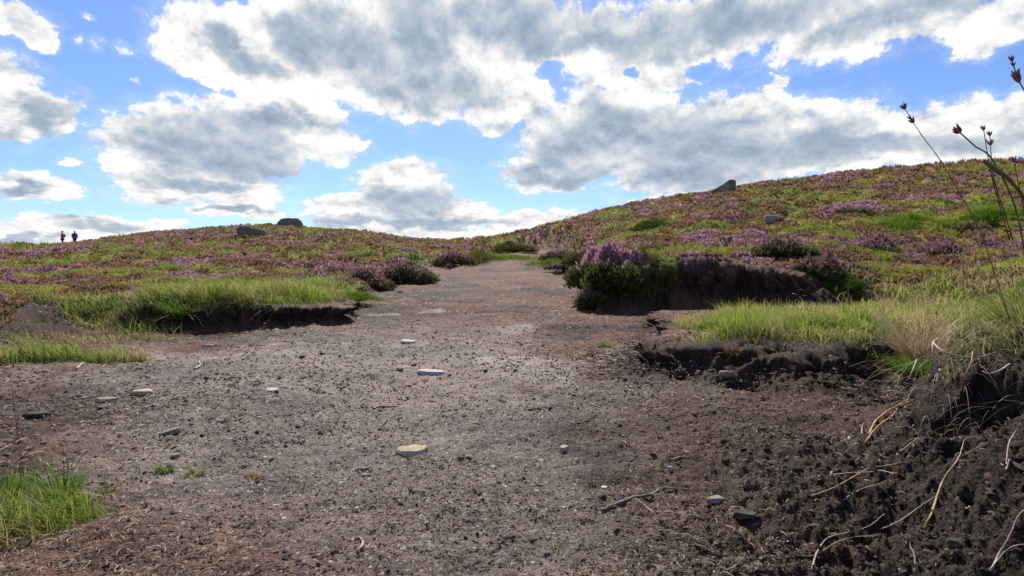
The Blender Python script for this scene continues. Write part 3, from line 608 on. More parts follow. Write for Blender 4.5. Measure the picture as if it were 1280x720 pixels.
def leaning_slab():
    d = 28.5; pts = [(874, 250), (880, 245), (893, 236), (899, 232.5), (914, 224), (916.5, 227), (919, 234), (921, 250)]
    bm = bmesh.new(); fr = []; bk = []
    for i, (px, py) in enumerate(pts):
        x = (px - CX) / F * d; z = CAMH + (HY - py) / F * d; fr.append(bm.verts.new((x, d - .1 + .25 * math.sin(i * 2.1), z))); bk.append(bm.verts.new((x + .15, d + .9 + .2 * math.cos(i * 1.7), z - .06)))
    n = len(pts); bm.faces.new(fr); bm.faces.new(bk[::-1])
    for i in range(n): bm.faces.new((fr[i], bk[i], bk[(i + 1) % n], fr[(i + 1) % n]))
    bmesh.ops.triangulate(bm, faces=bm.faces); bmesh.ops.subdivide_edges(bm, edges=bm.edges, cuts=5, use_grid_fill=True)
    from mathutils import noise as mn
    bm.normal_update()
    for v in bm.verts: v.co += v.normal * mn.fractal(v.co * 1.6, 1, 2, 5) * .07
    tag(bm_obj('leaning_boulder', bm, MB1), 'pointed grey rock leaning up from the skyline of the right slope', 'boulder', 'gritstone boulders on the skyline')
leaning_slab()

# ------------------------------------------------------------------ single bushes and tussocks
MWOOD = flat_mat('heather_wood', (.10, .075, .06), .85, .2)
def bush(name, label, cat, px, pyb, wpx, hpx, d, kind, seed, dens=1.0, group='heather and bilberry bushes'):
    """a low shrub on woody stems; kind: mauve, pink, dusk, green, bright, olive, gold"""
    rd = np.random.default_rng(seed); x = (px - CX) / F * d; zg = ground_z(x, d); zb = CAMH + (HY - pyb) / F * d; zb = min(max(zb, zg - .12), zg + .03) if d < 40 else zb
    R = wpx / F * d / 2; Hh = hpx / F * d; root = empty(name, (x, d, zb)); tag(root, label, cat, group)
    bm = bmesh.new()
    ns = 9
    for k in range(ns):
        a = k * 2.4; q = rd.uniform(.3, .85); tipp = Vector((math.cos(a) * R * q, math.sin(a) * R * q, Hh * (1 - q * q * .6) * .8))
        tube_bm(bm, spline([(math.cos(a) * .03, math.sin(a) * .03, -.05), tipp * .5 + Vector((rd.normal(0, .04) * R, rd.normal(0, .04) * R, -.05 * Hh)), tipp], 4), [max(.004, .02 * R) * (1 - .07 * i) for i in range(9)][:9], 5)
    bm_obj('stem', bm, MWOOD, root)
    n = int(min(9000, max(500, 3200 * dens * (wpx * hpx) / 1500)))
    th = rd.uniform(0, 2 * math.pi, n); q = np.sqrt(rd.uniform(0, 1, n)); lump = 1 + .25 * np.sin(th * 3 + seed) + .18 * np.sin(th * 5 + seed * 2) + rd.normal(0, .10, n)
    X = np.cos(th) * R * q * lump; Y = np.sin(th) * R * q * lump
    gx, gy = x + X, d + Y; gz = height(gx, gy)['z'] - zb
    cm, cid = cells(X / R + seed, Y / R * .9, .55, seed); dome = Hh * .80 * np.clip(1 - q ** 1.9, 0, 1) ** .7 * (.35 + .85 * cm + .5 * (fbm(X / R * 5 + seed, Y / R * 5, seed, 3) - .4)) * np.where(rd.uniform(0, 1, n) < .1, rd.uniform(1, 1.25, n), 1)
    dep = rd.uniform(0, 1, n) ** 2.2
    Z = np.maximum(dome * (1 - .85 * dep), gz * .9) - Hh * .06
    Z = Z - np.where(gz < -.12, rd.uniform(0, .75, n) * np.minimum(-gz, .26), 0)
    s = np.maximum(.035, Hh * .14) * rd.uniform(.7, 1.3, n); s = np.maximum(s, d * .0035)
    hv = fbm(X / R * 2 + 5, Y / R * 2, seed + 3, 3)
    G1, G2, BR = np.array([.085, .115, .028]), np.array([.10, .13, .03]), np.array([.13, .075, .05])
    pal = {'mauve': (MAUVE, BR, .72), 'pink': (PINK, MAUVE, .75), 'dusk': (DUSK, np.array([.12, .095, .06]), .6), 'green': (np.array([.09, .15, .02]), G1, .6), 'bright': (np.array([.21, .31, .02]), np.array([.10, .17, .015]), .7), 'olive': (np.array([.15, .14, .03]), BR, .6), 'gold': (np.array([.27, .25, .04]), np.array([.12, .15, .02]), .6)}[kind]
    hi_ = ss(.05, .5, Z / Hh) if name == 'heather_bush' else 1; sel = (rd.uniform(0, 1, n) < (pal[2] + (hv - .5) * 1.6) * hi_)[:, None]; pal = (pal[0], np.where((hi_ * np.ones(n))[:, None] > .5, pal[1], G1 * .9 + BR * .2)); top = np.where(sel, pal[0], pal[1]); low = np.where(rd.uniform(0, 1, (n, 1)) < .7, G1 if kind not in ('dusk',) else np.array([.09, .08, .045]), BR * .8)
    leafy = kind in ('green', 'bright', 'gold'); tv, tf, tt = (LFV, LFF, LFT) if leafy else (SPV, SPF, SPT)
    if leafy: low = top * .55; s = s * 1.25
    out = np.arctan2(Y, X)
    o = template_scatter('foliage', tv, tf, np.stack([X, Y, Z], -1), np.stack([s * .85, s * .85, s * (1.15 if leafy else 1.6)], -1), out, np.clip(q * .7 + rd.normal(0, .25, n), -.3, 1.1), (jit(low, n), jit(top, n, .2, .07)), MHEATH, root, top=tt)
    return root
BU = [
 ('heather_bush', 'big pink flowering heather overhanging the left end of the middle peat bank', 'heather', 764, 346, 80, 38, 7.65, 'pink', 101, 1.5),
 ('heather_bush', 'dark heather hanging down the shaded left corner of the middle peat bank', 'heather', 736, 372, 26, 30, 7.3, 'dusk', 102, 1.6),
 ('grass_shrub', 'bright green sedge clump right beside the big pink heather on the bank', 'shrub', 803, 330, 34, 24, 7.8, 'gold', 103, 1.2),
 ('heather_bush', 'dark heather with mauve top on the right shoulder of the middle peat bank', 'heather', 973, 320, 66, 26, 8.3, 'dusk', 104, 1.6),
 ('heather_bush', 'dusky heather trailing over the slumped end of the middle bank', 'heather', 1022, 350, 52, 34, 7.2, 'dusk', 105, 1.5),
 ('bilberry_bush', 'low green plant at the foot of the slumped bank end', 'bilberry', 1058, 362, 44, 16, 6.9, 'green', 106, 1.4),
 ('heather_bush', 'bright mauve heather high on the right slope below the grey boulder', 'heather', 1052, 284, 66, 18, 15.5, 'pink', 107, 1.5),
 ('heather_bush', 'wide mauve heather in the middle of the right slope', 'heather', 1078, 322, 82, 28, 9.6, 'mauve', 108, 1.8),
 ('heather_bush', 'small round mauve heather right of the wide mauve one', 'heather', 1142, 322, 22, 14, 9.4, 'mauve', 109, 1.3),
 ('bilberry_bush', 'bright green bilberry spreading across the upper right slope', 'bilberry', 1136, 303, 96, 26, 12.0, 'bright', 110, 1.9),
 ('bilberry_bush', 'green bilberry at the right edge under the seed heads', 'bilberry', 1246, 288, 84, 30, 12.2, 'bright', 111, 1.8),
 ('heather_bush', 'greyish mauve heather between the two green bilberry patches', 'heather', 1213, 300, 46, 18, 11.2, 'dusk', 112, 1.4),
 ('heather_bush', 'mauve heather low on the slope near the right edge', 'heather', 1238, 322, 66, 22, 8.8, 'mauve', 113, 1.6),
 ('heather_bush', 'mauve heather just above the pale dead tussock', 'heather', 1175, 334, 60, 22, 8.4, 'mauve', 114, 1.5),
 ('bilberry_bush', 'dark green rounded bush on the right slope above the middle bank', 'bush', 816, 292, 50, 22, 15.5, 'green', 115, 1.5),
 ('heather_bush', 'mauve heather spread right of the dark green rounded bush', 'heather', 880, 295, 84, 18, 14.2, 'mauve', 116, 1.6),
 ('heather_bush', 'greyish dark heather where the right slope meets the track crest', 'heather', 704, 310, 52, 13, 18.5, 'dusk', 117, 1.2),
 ('shrub', 'olive shrub on the lower right slope above the track', 'shrub', 726, 303, 40, 16, 15.5, 'olive', 118, 1.3),
 ('heather_bush', 'small faded pink heather on the right verge near the track crest', 'heather', 696, 321, 22, 10, 15.5, 'mauve', 119, 1.0),
 ('shrub', 'olive shrub closing off the skyline behind the track crest', 'shrub', 640, 314, 50, 14, 23.0, 'olive', 128, 1.2),
 ('grass_shrub', 'bright green turf patch at the right side of the track crest', 'grass patch', 690, 331, 60, 9, 17.0, 'bright', 129, 1.2),
 ('grass_shrub', 'bright green turf patch in the middle of the track crest', 'grass patch', 640, 327, 52, 8, 20.0, 'bright', 130, 1.2),
 ('shrub', 'yellow-green shrub left of the grassy track crest', 'shrub', 600, 326, 44, 17, 18.3, 'gold', 120, 1.4),
 ('heather_bush', 'dark mauve heather left of the yellow-green shrub at the crest', 'heather', 566, 327, 44, 18, 17.2, 'mauve', 121, 1.2),
 ('heather_bush', 'large dark brown heather at the left edge of the far track', 'heather', 508, 346, 66, 24, 12.8, 'dusk', 122, 1.6),
 ('heather_bush', 'purple flowering heather on the left verge beyond the turf', 'heather', 462, 362, 54, 26, 11.0, 'mauve', 123, 1.4),
 ('heather_bush', 'bright pink heather patch left of the purple one on the verge', 'heather', 425, 343, 34, 15, 13.5, 'pink', 124, 1.2),
 ('heather_bush', 'pink heather behind the right end of the left turf bank', 'heather', 374, 364, 36, 17, 9.0, 'pink', 125, 1.3),
 ('heather_bush', 'pale pink heather at the far left edge behind the turf', 'heather', 14, 366, 54, 20, 7.6, 'pink', 126, 1.4),
 ('bilberry_bush', 'bright lime green bilberry sprawling at the left track edge', 'bilberry', 440, 375, 62, 13, 7.6, 'bright', 127, 1.3),
]
for b in BU: bush(*b[:10], dens=b[10])

def tuft(name, label, cat, px, py, wpx, hpx, n, kind, seed, d=None, group='grass tufts'):
    """one tussock: many blades from one crown"""
    global RNG
    p = cast(px, py) if d is None else Vector(((px - CX) / F * d, d, ground_z((px - CX) / F * d, d))); rd = np.random.default_rng(seed)
    R = wpx / F * p.y / 2; Hh = hpx / F * p.y; root = empty(name, p); tag(root, label, cat, group)
    q = np.sqrt(rd.uniform(0, 1, n)) * .42 * R; a = rd.uniform(0, 2 * math.pi, n); P = np.stack([np.cos(a) * q, np.sin(a) * q, np.full(n, -.008)], -1)
    g = {'green': ((.05, .10, .012), (.17, .27, .03)), 'dead': ((.30, .19, .10), (.62, .46, .28)), 'rust': ((.14, .07, .03), (.36, .19, .07)), 'mixed': ((.08, .10, .02), (.30, .29, .08))}[kind]
    h = Hh * rd.uniform(.45, 1.15, n); w = np.maximum(.0022, p.y * .0010) * rd.uniform(.7, 1.5, n)
    blades('blades', P, h, w, jit(np.array(g[0]), n), jit(np.array(g[1]), n), MGRASS if kind in ('green', 'mixed') else MSTRAW, 5, .5 if kind != 'dead' else .35, az=a + rd.normal(0, .5, n), lean=np.abs(rd.normal(.1, .2, n)) + q / max(R, .01) * .4, parent=root, curl=.25)
    m = max(12, n // 8); a2 = rd.uniform(0, 6.28, m); q2 = rd.uniform(.1, .6, m) * R
    blades('dead_blades', np.stack([np.cos(a2) * q2, np.sin(a2) * q2, np.zeros(m)], -1), Hh * rd.uniform(.3, .8, m), w[:m], jit(np.array([.24, .17, .08]), m), jit(np.array([.48, .36, .17]), m), MSTRAW, 4, 1.1, az=a2 + rd.normal(0, .6, m), lean=rd.uniform(.4, 1.0, m), parent=root, curl=.6)
    return root
tuft('grass_tussock', 'pale dead grass tussock standing above the near right bank', 'grass tuft', 1152, 424, 70, 104, 420, 'dead', 201, d=2.75)
tuft('grass_tussock', 'fresh green tussock at the foot of the pale dead one', 'grass tuft', 1146, 440, 76, 44, 620, 'green', 202, d=2.6)
tuft('grass_tussock', 'tall green and straw tussock at the right edge under the seed stalks', 'grass tuft', 1282, 420, 90, 105, 600, 'mixed', 203, d=1.85)
tuft('grass_tussock', 'leafy green tussock between the dead one and the right edge', 'grass tuft', 1215, 405, 90, 62, 700, 'green', 204, d=2.6)
tuft('grass_tuft', 'rusty brown grass tuft on the lip of the right ledge', 'grass tuft', 916, 445, 30, 20, 240, 'rust', 205)
tuft('grass_tuft', 'short bright green tuft, left one of two on the bare left foreground', 'grass tuft', 207, 588, 34, 16, 130, 'green', 206)
tuft('grass_tuft', 'short yellowish green tuft, right one of two on the bare left foreground', 'grass tuft', 243, 593, 36, 16, 120, 'mixed', 207)
tuft('grass_tuft', 'upright green tuft in the left foreground grass beside the bare soil', 'grass tuft', 78, 620, 60, 70, 150, 'green', 208)
tuft('grass_tuft', 'green tuft at the very left edge of the foreground', 'grass tuft', 12, 618, 70, 60, 220, 'green', 209)
tuft('grass_tuft', 'yellow-green tuft in the bottom left corner of the foreground', 'grass tuft', 8, 668, 60, 55, 200, 'mixed', 210)
tuft('grass_tuft', 'thin pale tuft right of the upright green foreground tuft', 'grass tuft', 135, 618, 34, 26, 60, 'mixed', 211)
tuft('grass_tuft', 'small brown dead tuft on the grit below the tilted slab', 'grass tuft', 318, 600, 26, 16, 90, 'rust', 212)
tuft('grass_tuft', 'tiny yellow-green tuft at the left tip of the right ledge', 'grass tuft', 757, 434, 20, 12, 90, 'green', 213)
tuft('grass_tuft', 'green tuft hanging from the left turf bank above its shadow', 'grass tuft', 230, 398, 70, 40, 500, 'green', 214)
tuft('grass_tuft', 'rounded green tuft on top of the left turf bank', 'grass tuft', 205, 372, 56, 24, 420, 'green', 215)

# ------------------------------------------------------------------ twigs and roots
MTW = {'grey': flat_mat('weathered_twig', (.17, .14, .115), .8), 'pale': flat_mat('pale_root', (.40, .29, .25), .65), 'pink': flat_mat('pinkish_root', (.46, .30, .27), .6), 'tan': flat_mat('tan_root', (.36, .23, .11), .7), 'dark': flat_mat('dark_twig', (.06, .045, .037), .8)}
def lying(name, label, cat, pts, wpx, kind, group, lift=.6, parent=None, bm=None, arch=0.0):
    P = [cast(*p) for p in pts]; d = P[len(P) // 2].y; r = wpx * (.78 if name == 'root' else 1) / F * d / 2; n = len(P)
    for i, p in enumerate(P): p.z += r * lift + arch * math.sin(math.pi * i / max(1, n - 1)) * (1 if n > 1 else 0)
    Q = spline(P, 6); rd = random.Random(int(pts[0][0] * 7 + pts[0][1]))
    Q = [q + Vector((rd.gauss(0, r * .16), rd.gauss(0, r * .16), rd.gauss(0, r * .15))) for q in Q]
    b = bm or bmesh.new(); m = len(Q); tube_bm(b, Q, [max(.0004, r * (1 - .55 * i / m) * rd.uniform(.8, 1.2)) for i in range(m)], 6)
    if bm: return None
    return tag(bm_obj(name, b, MTW[kind], parent), label, cat, group)
gt = 'dead twigs on the track'
st = lying('stick', 'crooked grey dead stick with a pale splinter lying on the near peat', 'stick', [(752, 641), (775, 632), (795, 624), (815, 621), (825, 613), (840, 613), (862, 615)], 4.5, 'grey', gt, 1.2)
sp_ = lying('splinter', None, None, [(796, 626), (806, 634), (817, 643)], 2.2, 'pale', None, 1.6, parent=st); sp_['label'] = 'pale broken splinter'
for a in [
 ('small curved brown twig between the long slab and the tan stone', [(466, 512), (475, 509), (488, 509), (498, 508)], 2.6, 'tan'),
 ('short dark twig standing askew above the tan stone', [(474, 539), (480, 531), (485, 526)], 3, 'dark'),
 ('dark forked twig right of the middle of the track', [(722, 530), (735, 527), (745, 519)], 3, 'dark'),
 ('thin dark twig on the pale patch at right of the long slab', [(661, 513), (672, 512), (684, 510)], 2, 'dark'),
 ('straw coloured bit of root above the forked twig', [(737, 506), (744, 508), (752, 511)], 2.2, 'tan'),
 ('pale brown twig on the slope below the right ledge', [(903, 510), (912, 511), (922, 512)], 2.4, 'pale'),
 ('dark twig left of the pale brown twig below the right ledge', [(876, 511), (882, 508), (888, 507)], 2.6, 'dark'),
 ('tan twig on dark peat above the crooked stick', [(838, 576), (850, 573), (860, 572)], 2.4, 'tan'),
 ('brown twig on the soil right of the black clods on the left', [(281, 476), (290, 473), (300, 474)], 3, 'dark'),
 ('straight thin twig across the grit at the left edge', [(0, 553), (12, 550), (24, 548)], 2, 'grey'),
 ('pale crumpled curl of root on the bottom middle of the track', [(446, 691), (453, 684), (452, 676), (447, 673)], 4, 'pink'),
 ('long thin green-brown stem along the bottom left foreground', [(50, 694), (75, 701), (110, 704), (150, 699)], 1.6, 'tan'),
 ('thin grey twig along the bottom edge left of middle', [(218, 701), (235, 698), (252, 696)], 2, 'grey'),
 ('pale bent twig below the left turf bank', [(243, 462), (250, 458), (249, 453)], 2.6, 'pale'),
 ('pale stick beside the low grass patches on the left', [(95, 463), (100, 458), (104, 454)], 3, 'pink'),
 ('dark twig on grit below the tan stone', [(445, 589), (454, 588), (464, 586)], 2.6, 'dark'),
]: lying('twig', a[0], 'twig', a[1], a[2], a[3], gt, .8)
gr_ = 'roots on the near right bank'
for a in [
 ('pinkish root with a hooked left end on the near right slope', [(1038, 597), (1040, 593), (1041, 598), (1062, 596), (1085, 594), (1103, 592), (1118, 598)], 2.6, 'pink', .006),
 ('orange root rising to the right behind the hooked pinkish root', [(1014, 622), (1040, 614), (1060, 604), (1085, 590), (1110, 585), (1134, 579)], 2.4, 'tan', .006),
 ('thin pale root below the hooked pinkish root', [(1053, 626), (1075, 618), (1095, 610), (1115, 602)], 1.8, 'pale', .006),
 ('long whitish root climbing the lower right slope', [(1100, 666), (1112, 663), (1130, 654), (1150, 640), (1172, 625)], 2.6, 'pale', .008),
 ('forked pinkish root near the bottom right', [(1015, 714), (1022, 695), (1035, 680), (1060, 671), (1085, 664), (1106, 646)], 2.6, 'pink', .006),
 ('lower branch of thin root beside the forked pinkish root', [(1003, 697), (1020, 697), (1045, 683), (1070, 675), (1097, 671)], 2.2, 'tan', .005),
 ('dangling grey-white root in the bottom dark hollow', [(1144, 718), (1143, 700), (1138, 690), (1137, 678), (1128, 674), (1127, 667)], 2.6, 'grey', .01),
 ('mossy green root running up the near right slope', [(1155, 663), (1165, 645), (1175, 615), (1190, 588), (1210, 570), (1236, 555)], 3.4, 'tan', .006),
 ('pinkish root across the middle of the near right bank', [(1192, 528), (1200, 522), (1215, 518), (1228, 514), (1237, 509)], 2.4, 'pink', .01),
 ('short orange blade of root beside the near right hollow', [(1125, 568), (1136, 560), (1145, 554), (1151, 549)], 4, 'tan', .004),
 ('thin pinkish root above the mossy one', [(1194, 582), (1200, 573), (1206, 560), (1215, 547)], 1.8, 'pink', .008),
 ('thick pinkish root at the bottom right corner', [(1238, 718), (1250, 700), (1262, 680), (1272, 655), (1280, 640)], 3.4, 'pink', .008),
 ('second thinner root at the bottom right corner', [(1236, 716), (1256, 700), (1270, 690), (1282, 682)], 2.6, 'pale', .008),
 ('pale root hanging down the right edge of the near bank', [(1262, 578), (1258, 594), (1261, 566), (1268, 548), (1276, 530)], 2.4, 'pink', .012),
 ('brown root sheath beside the dark hollow of the near right bank', [(1086, 545), (1095, 530), (1110, 517), (1130, 505), (1143, 492)], 3.2, 'tan', .006),
 ('second brown root beside the dark hollow of the near right bank', [(1081, 556), (1098, 536), (1115, 525), (1125, 512), (1141, 502)], 2.6, 'tan', .01),
 ('thin curved root at the upper end of the near right bank', [(1100, 497), (1108, 501), (1120, 496), (1135, 485), (1147, 478)], 1.8, 'tan', .01),
 ('small forked root left of the near bank foot', [(1077, 545), (1078, 536), (1080, 530)], 2, 'pale', .004),
]: lying('root', a[0], 'root', a[1], a[2], a[3], gr_, .9, arch=a[4])
def hanging(label, pts, wpx, kind, d):
    P = [Vector(((x - CX) / F * (d + dd), d + dd, CAMH + (HY - y) / F * (d + dd))) for x, y, dd in pts]; b = bmesh.new(); Q = spline(P, 6); r = wpx / F * d / 2
    tube_bm(b, Q, [max(.0004, r * (1 - .5 * i / len(Q))) for i in range(len(Q))], 6); tag(bm_obj('hanging_root', b, MTW[kind]), label, 'root', gr_)
hanging('violet-pink root hanging down in front of the dark hollow', [(1172, 424, .05), (1166, 430, -.05), (1169, 452, -.07), (1173, 465, -.07), (1170, 479, -.08)], 2.6, 'pink', 1.55)
hanging('whitish root looping along the lip right of the hanging one', [(1166, 428, .0), (1180, 440, -.06), (1205, 446, -.07), (1225, 446, -.06), (1245, 440, 0)], 2.0, 'pale', 1.5)
hanging('thin root drooping from the lip to the middle of the bank', [(1216, 440, 0), (1214, 452, -.05), (1208, 466, -.06), (1203, 470, -.05)], 1.6, 'tan', 1.45)
hanging('pale root arching out from the tussock at the right edge', [(1262, 455, 0), (1250, 463, -.06), (1236, 467, -.07), (1228, 464, -.06)], 2.4, 'pale', 1.35)
hanging('short pale root left of the dark hollow', [(1146, 450, 0.02), (1142, 460, -.03), (1136, 474, -.04)], 2.0, 'pink', 1.72)
# a tangle of dead blades and fine roots spilling over the near lip
def build_tangle():
    n = 500; pxs = RNG.uniform(1150, 1300, n); ds = RNG.uniform(1.05, 1.75, n); x = (pxs - CX) / F * ds; H = height(x, ds); M = H['M']
    k = (M['slip'] > -.02) & (M['slip'] < .35); x, y, z = x[k], ds[k], H['z'][k]; n = len(x)
    az = RNG.normal(math.pi * 1.1, .9, n); C1 = jit(np.array([.22, .15, .10]), n); C2 = jit(np.array([[.44, .33, .27], [.36, .29, .12], [.5, .42, .34]])[RNG.integers(0, 3, n)], n)
    tag(blades('dead_grass_tangle', np.stack([x, y, z], -1), RNG.uniform(.04, .15, n), np.full(n, .0020), C1, C2, MSTRAW, 6, .8, az=az, lean=RNG.uniform(.1, .9, n), curl=1.3), 'tangle of dead blades and fine roots spilling over the near right lip', kind='stuff')
build_tangle()

# ------------------------------------------------------------------ seed stalks
MSTALK = flat_mat('green_stalk', (.15, .18, .07), .5, .4); MSTALK2 = flat_mat('brown_stalk', (.13, .075, .045), .6); MHEAD = leaf_mat('seed_bract', .25, .6, .3)
def spindle(bm, base, dirv, L, r, sides=6):
    dirv = dirv.normalized(); pts = [base + dirv * L * t for t in (0, .2, .45, .7, .9, 1)]; tube_bm(bm, pts, [r * .35, r * .85, r, r * .7, r * .35, r * .06], sides)
MBR = flat_mat('brown_bract', (.27, .10, .08), .55, .4, .5, 300)
def stalk(label, pts, heads, d0, wpx=1.6, mat=None, headsize=1.0, name='seed_stalk', group='rush stalks with seed heads at the right edge'):
    """pts: photo points from root to tip with a distance each; heads: (fraction along, size px, lean, count)"""
    P = [Vector(((x - CX) / F * d, d, CAMH + (HY - y) / F * d)) for x, y, d in pts]; r = wpx / F * d0 / 2; root = empty(name, P[0]); tag(root, label, 'seed stalk', group)
    Q = [p - P[0] for p in spline(P, 8)]; bm = bmesh.new(); m = len(Q); tube_bm(bm, Q, [r * (1.2 - .5 * i / m) for i in range(m)], 6); bm_obj('stem', bm, mat or MSTALK, root)
    rd = random.Random(int(pts[0][0]) + len(label))
    for t, spx, cnt in heads:
        i = min(m - 2, int(t * (m - 1))); dv = (Q[i + 1] - Q[i]).normalized(); L = .85 * spx / F * d0; bm = bmesh.new()
        for k in range(cnt):
            a = 2 * math.pi * k / cnt + rd.uniform(0, 1); u = dv.orthogonal().normalized(); w = dv.cross(u); sd = u * math.cos(a) + w * math.sin(a)
            spindle(bm, Q[i] + sd * r * .5 - dv * L * .15, dv + sd * rd.uniform(.22, .5), L * rd.uniform(.75, 1.0), L * .13)
        bm_obj('seed_head', bm, MBR, root)
    return root
stalk('long dark stalk leaning left with seed head, leftmost against the clouds', [(1262, 400, 1.5), (1225, 290, 1.42), (1180, 208, 1.36), (1150, 166, 1.33), (1128, 131, 1.3)], [(.985, 11, 6), (.86, 12, 4), (.89, 9, 3)], 1.32, 1.1)
stalk('thicker stalk bent left with one fat tawny seed head', [(1290, 380, 1.4), (1272, 270, 1.3), (1242, 202, 1.22), (1218, 182, 1.2), (1196, 162, 1.18)], [(.97, 17, 7)], 1.2, 2.0)
stalk('short upright stalk with small dark head, left of a close pair', [(1262, 300, 1.6), (1240, 222, 1.5), (1234, 190, 1.5), (1229, 158, 1.5)], [(.98, 9, 5)], 1.5, 1.2, MSTALK2)
stalk('upright stalk with two small dark heads, right of a close pair', [(1266, 300, 1.6), (1242, 222, 1.5), (1239, 195, 1.5), (1237, 165, 1.5)], [(.98, 9, 5), (.84, 11, 4)], 1.5, 1.2, MSTALK2)
stalk('tallest dark stalk with seed heads reaching up at the right edge', [(1300, 380, 1.35), (1296, 200, 1.25), (1284, 125, 1.2), (1272, 98, 1.2), (1264, 72, 1.2)], [(.985, 10, 5), (.93, 8, 3), (.80, 15, 5), (.74, 18, 5)], 1.2, 1.8, MSTALK2)
stalk('thin pale stalk with small reddish head low at the right edge', [(1296, 340, 1.4), (1280, 262, 1.35), (1270, 215, 1.32), (1268, 200, 1.32)], [(.97, 10, 5)], 1.32, 1.2, MSTALK2)
def folded_blade():
    pts = [(1300, 330, 1.3), (1285, 260, 1.22), (1265, 228, 1.18), (1245, 212, 1.16), (1228, 200, 1.15)]
    P = [Vector(((x - CX) / F * d, d, CAMH + (HY - y) / F * d)) for x, y, d in pts]; Q = spline(P, 6); bm = bmesh.new(); m = len(Q)
    tube_bm(bm, Q, [.0016 + .0075 * math.sin(math.pi * min(1, (i / m)) ** 2.2) * .5 for i in range(m)], 8); tag(bm_obj('folded_sedge', bm, flat_mat('tawny_blade', (.20, .15, .05), .6)), 'broad tawny folded blade crossing the skyline at the right edge', 'grass blade')
folded_blade()
gl = 'thin flower stems in the left foreground'
stalk('thin straw stem with drooping tip at the left edge', [(30, 604, 1.3), (26, 560, 1.28), (19, 520, 1.27), (14, 480, 1.26), (11, 470, 1.25)], [(.97, 6, 3)], 1.28, .6, MSTALK2, name='flower_stalk', group=gl)
stalk('thin dark stem rising from the left foreground grass', [(27, 612, 1.3), (25, 575, 1.29), (22, 545, 1.28), (22, 522, 1.27)], [(.97, 5, 3)], 1.28, .7, MSTALK2, name='flower_stalk', group=gl)
stalk('short brown stem beside the upright green tuft', [(80, 615, 1.35), (80, 580, 1.34), (78, 555, 1.33)], [(.97, 5, 3)], 1.33, .6, MSTALK2, name='flower_stalk', group=gl)

# ------------------------------------------------------------------ walkers
def person(label, px, pyf, d, hm, jacket, trousers, face, stride=0.0, pack=False):
    x = (px - CX) / F * d; z = CAMH + (HY - pyf) / F * d; root = empty('person', (x, d, z), face); tag(root, label, 'person', 'walkers on the left ridge'); root.scale = (hm / 1.75,) * 3
    def skin(name, verts, edges, rad, mat, parent=root, rootv=0, sub=2):
        me = bpy.data.meshes.new(name); me.from_pydata(verts, edges, []); o = bpy.data.objects.new(name, me); COL.objects.link(o); o.parent = parent
        sk = o.modifiers.new('skin', 'SKIN'); sb = o.modifiers.new('sub', 'SUBSURF'); sb.levels = sb.render_levels = sub
        for i, r in enumerate(rad): v = me.skin_vertices[0].data[i]; v.radius = r if isinstance(r, tuple) else (r, r)
        me.skin_vertices[0].data[rootv].use_root = True; me.materials.append(mat); sk.use_smooth_shade = True; return o
    s = stride
    V = [(0, 0, .95), (0, 0, 1.12), (0, 0, 1.32), (0, 0, 1.45), (0, .0, 1.53), (0, -.02, 1.62), (0, -.02, 1.71),
         (-.10, 0, .88), (-.11, -s * .5, .50), (-.11, -s * .3, .09), (-.11, -s * .3 - .16, .045), (.10, 0, .88), (.11, s * .5, .50), (.11, s * .8, .09), (.11, s * .8 - .15, .045),
         (-.19, 0, 1.40), (-.24, .03, 1.14), (-.21, -.10, .92), (.19, 0, 1.40), (.24, .03, 1.14), (.21, -.10, .92)]
    E = [(0, 1), (1, 2), (2, 3), (3, 4), (4, 5), (5, 6), (0, 7), (7, 8), (8, 9), (9, 10), (0, 11), (11, 12), (12, 13), (13, 14), (3, 15), (15, 16), (16, 17), (3, 18), (18, 19), (19, 20)]
    R = [(.15, .11), (.14, .10), (.17, .11), (.11, .08), .055, .085, .07, .085, .062, .04, .035, .085, .062, .04, .035, .06, .042, .03, .06, .042, .03]
    body = skin('body', V, E, R, flat_mat('skin', (.45, .28, .21), .6))
    j = [(0, 0, .86), (0, 0, 1.10), (0, 0, 1.32), (0, 0, 1.46), (-.19, 0, 1.40), (-.25, .03, 1.14), (-.21, -.10, .95), (.19, 0, 1.40), (.25, .03, 1.14), (.21, -.10, .95)]
    skin('jacket', j, [(0, 1), (1, 2), (2, 3), (3, 4), (4, 5), (5, 6), (3, 7), (7, 8), (8, 9)], [(.20, .15), (.185, .14), (.20, .145), (.12, .10), .085, .066, .052, .085, .066, .052], flat_mat('jacket_cloth', jacket, .8))
    t = [(0, 0, .94), (-.10, 0, .86), (-.11, -s * .5, .50), (-.11, -s * .3, .10), (.10, 0, .86), (.11, s * .5, .50), (.11, s * .8, .10)]
    skin('trousers', t, [(0, 1), (1, 2), (2, 3), (0, 4), (4, 5), (5, 6)], [(.16, .12), .10, .075, .06, .10, .075, .06], flat_mat('trouser_cloth', trousers, .85))
    skin('hat', [(0, .0, 1.66), (0, 0, 1.74), (0, 0, 1.77)], [(0, 1), (1, 2)], [(.105, .115), (.09, .10), .05], flat_mat('hat_cloth', tuple(c * .4 for c in jacket), .8))
    for sx in (-1, 1): bm = bmesh.new(); bmesh.ops.create_icosphere(bm, subdivisions=1, radius=.012); bm_obj('eye', bm, flat_mat('eye', (.02, .02, .02)), root, (sx * .032, -.10, 1.63))
    bm = bmesh.new(); bmesh.ops.create_cone(bm, segments=6, radius1=.018, radius2=.006, depth=.04, cap_ends=True); bm_obj('nose', bm, flat_mat('nose_skin', (.45, .28, .21)), root, (0, -.115, 1.60))
    if pack: skin('backpack', [(0, .17, 1.05), (0, .18, 1.25), (0, .16, 1.42)], [(0, 1), (1, 2)], [(.13, .09), (.15, .11), (.10, .07)], flat_mat('pack_cloth', (.03, .03, .04)))
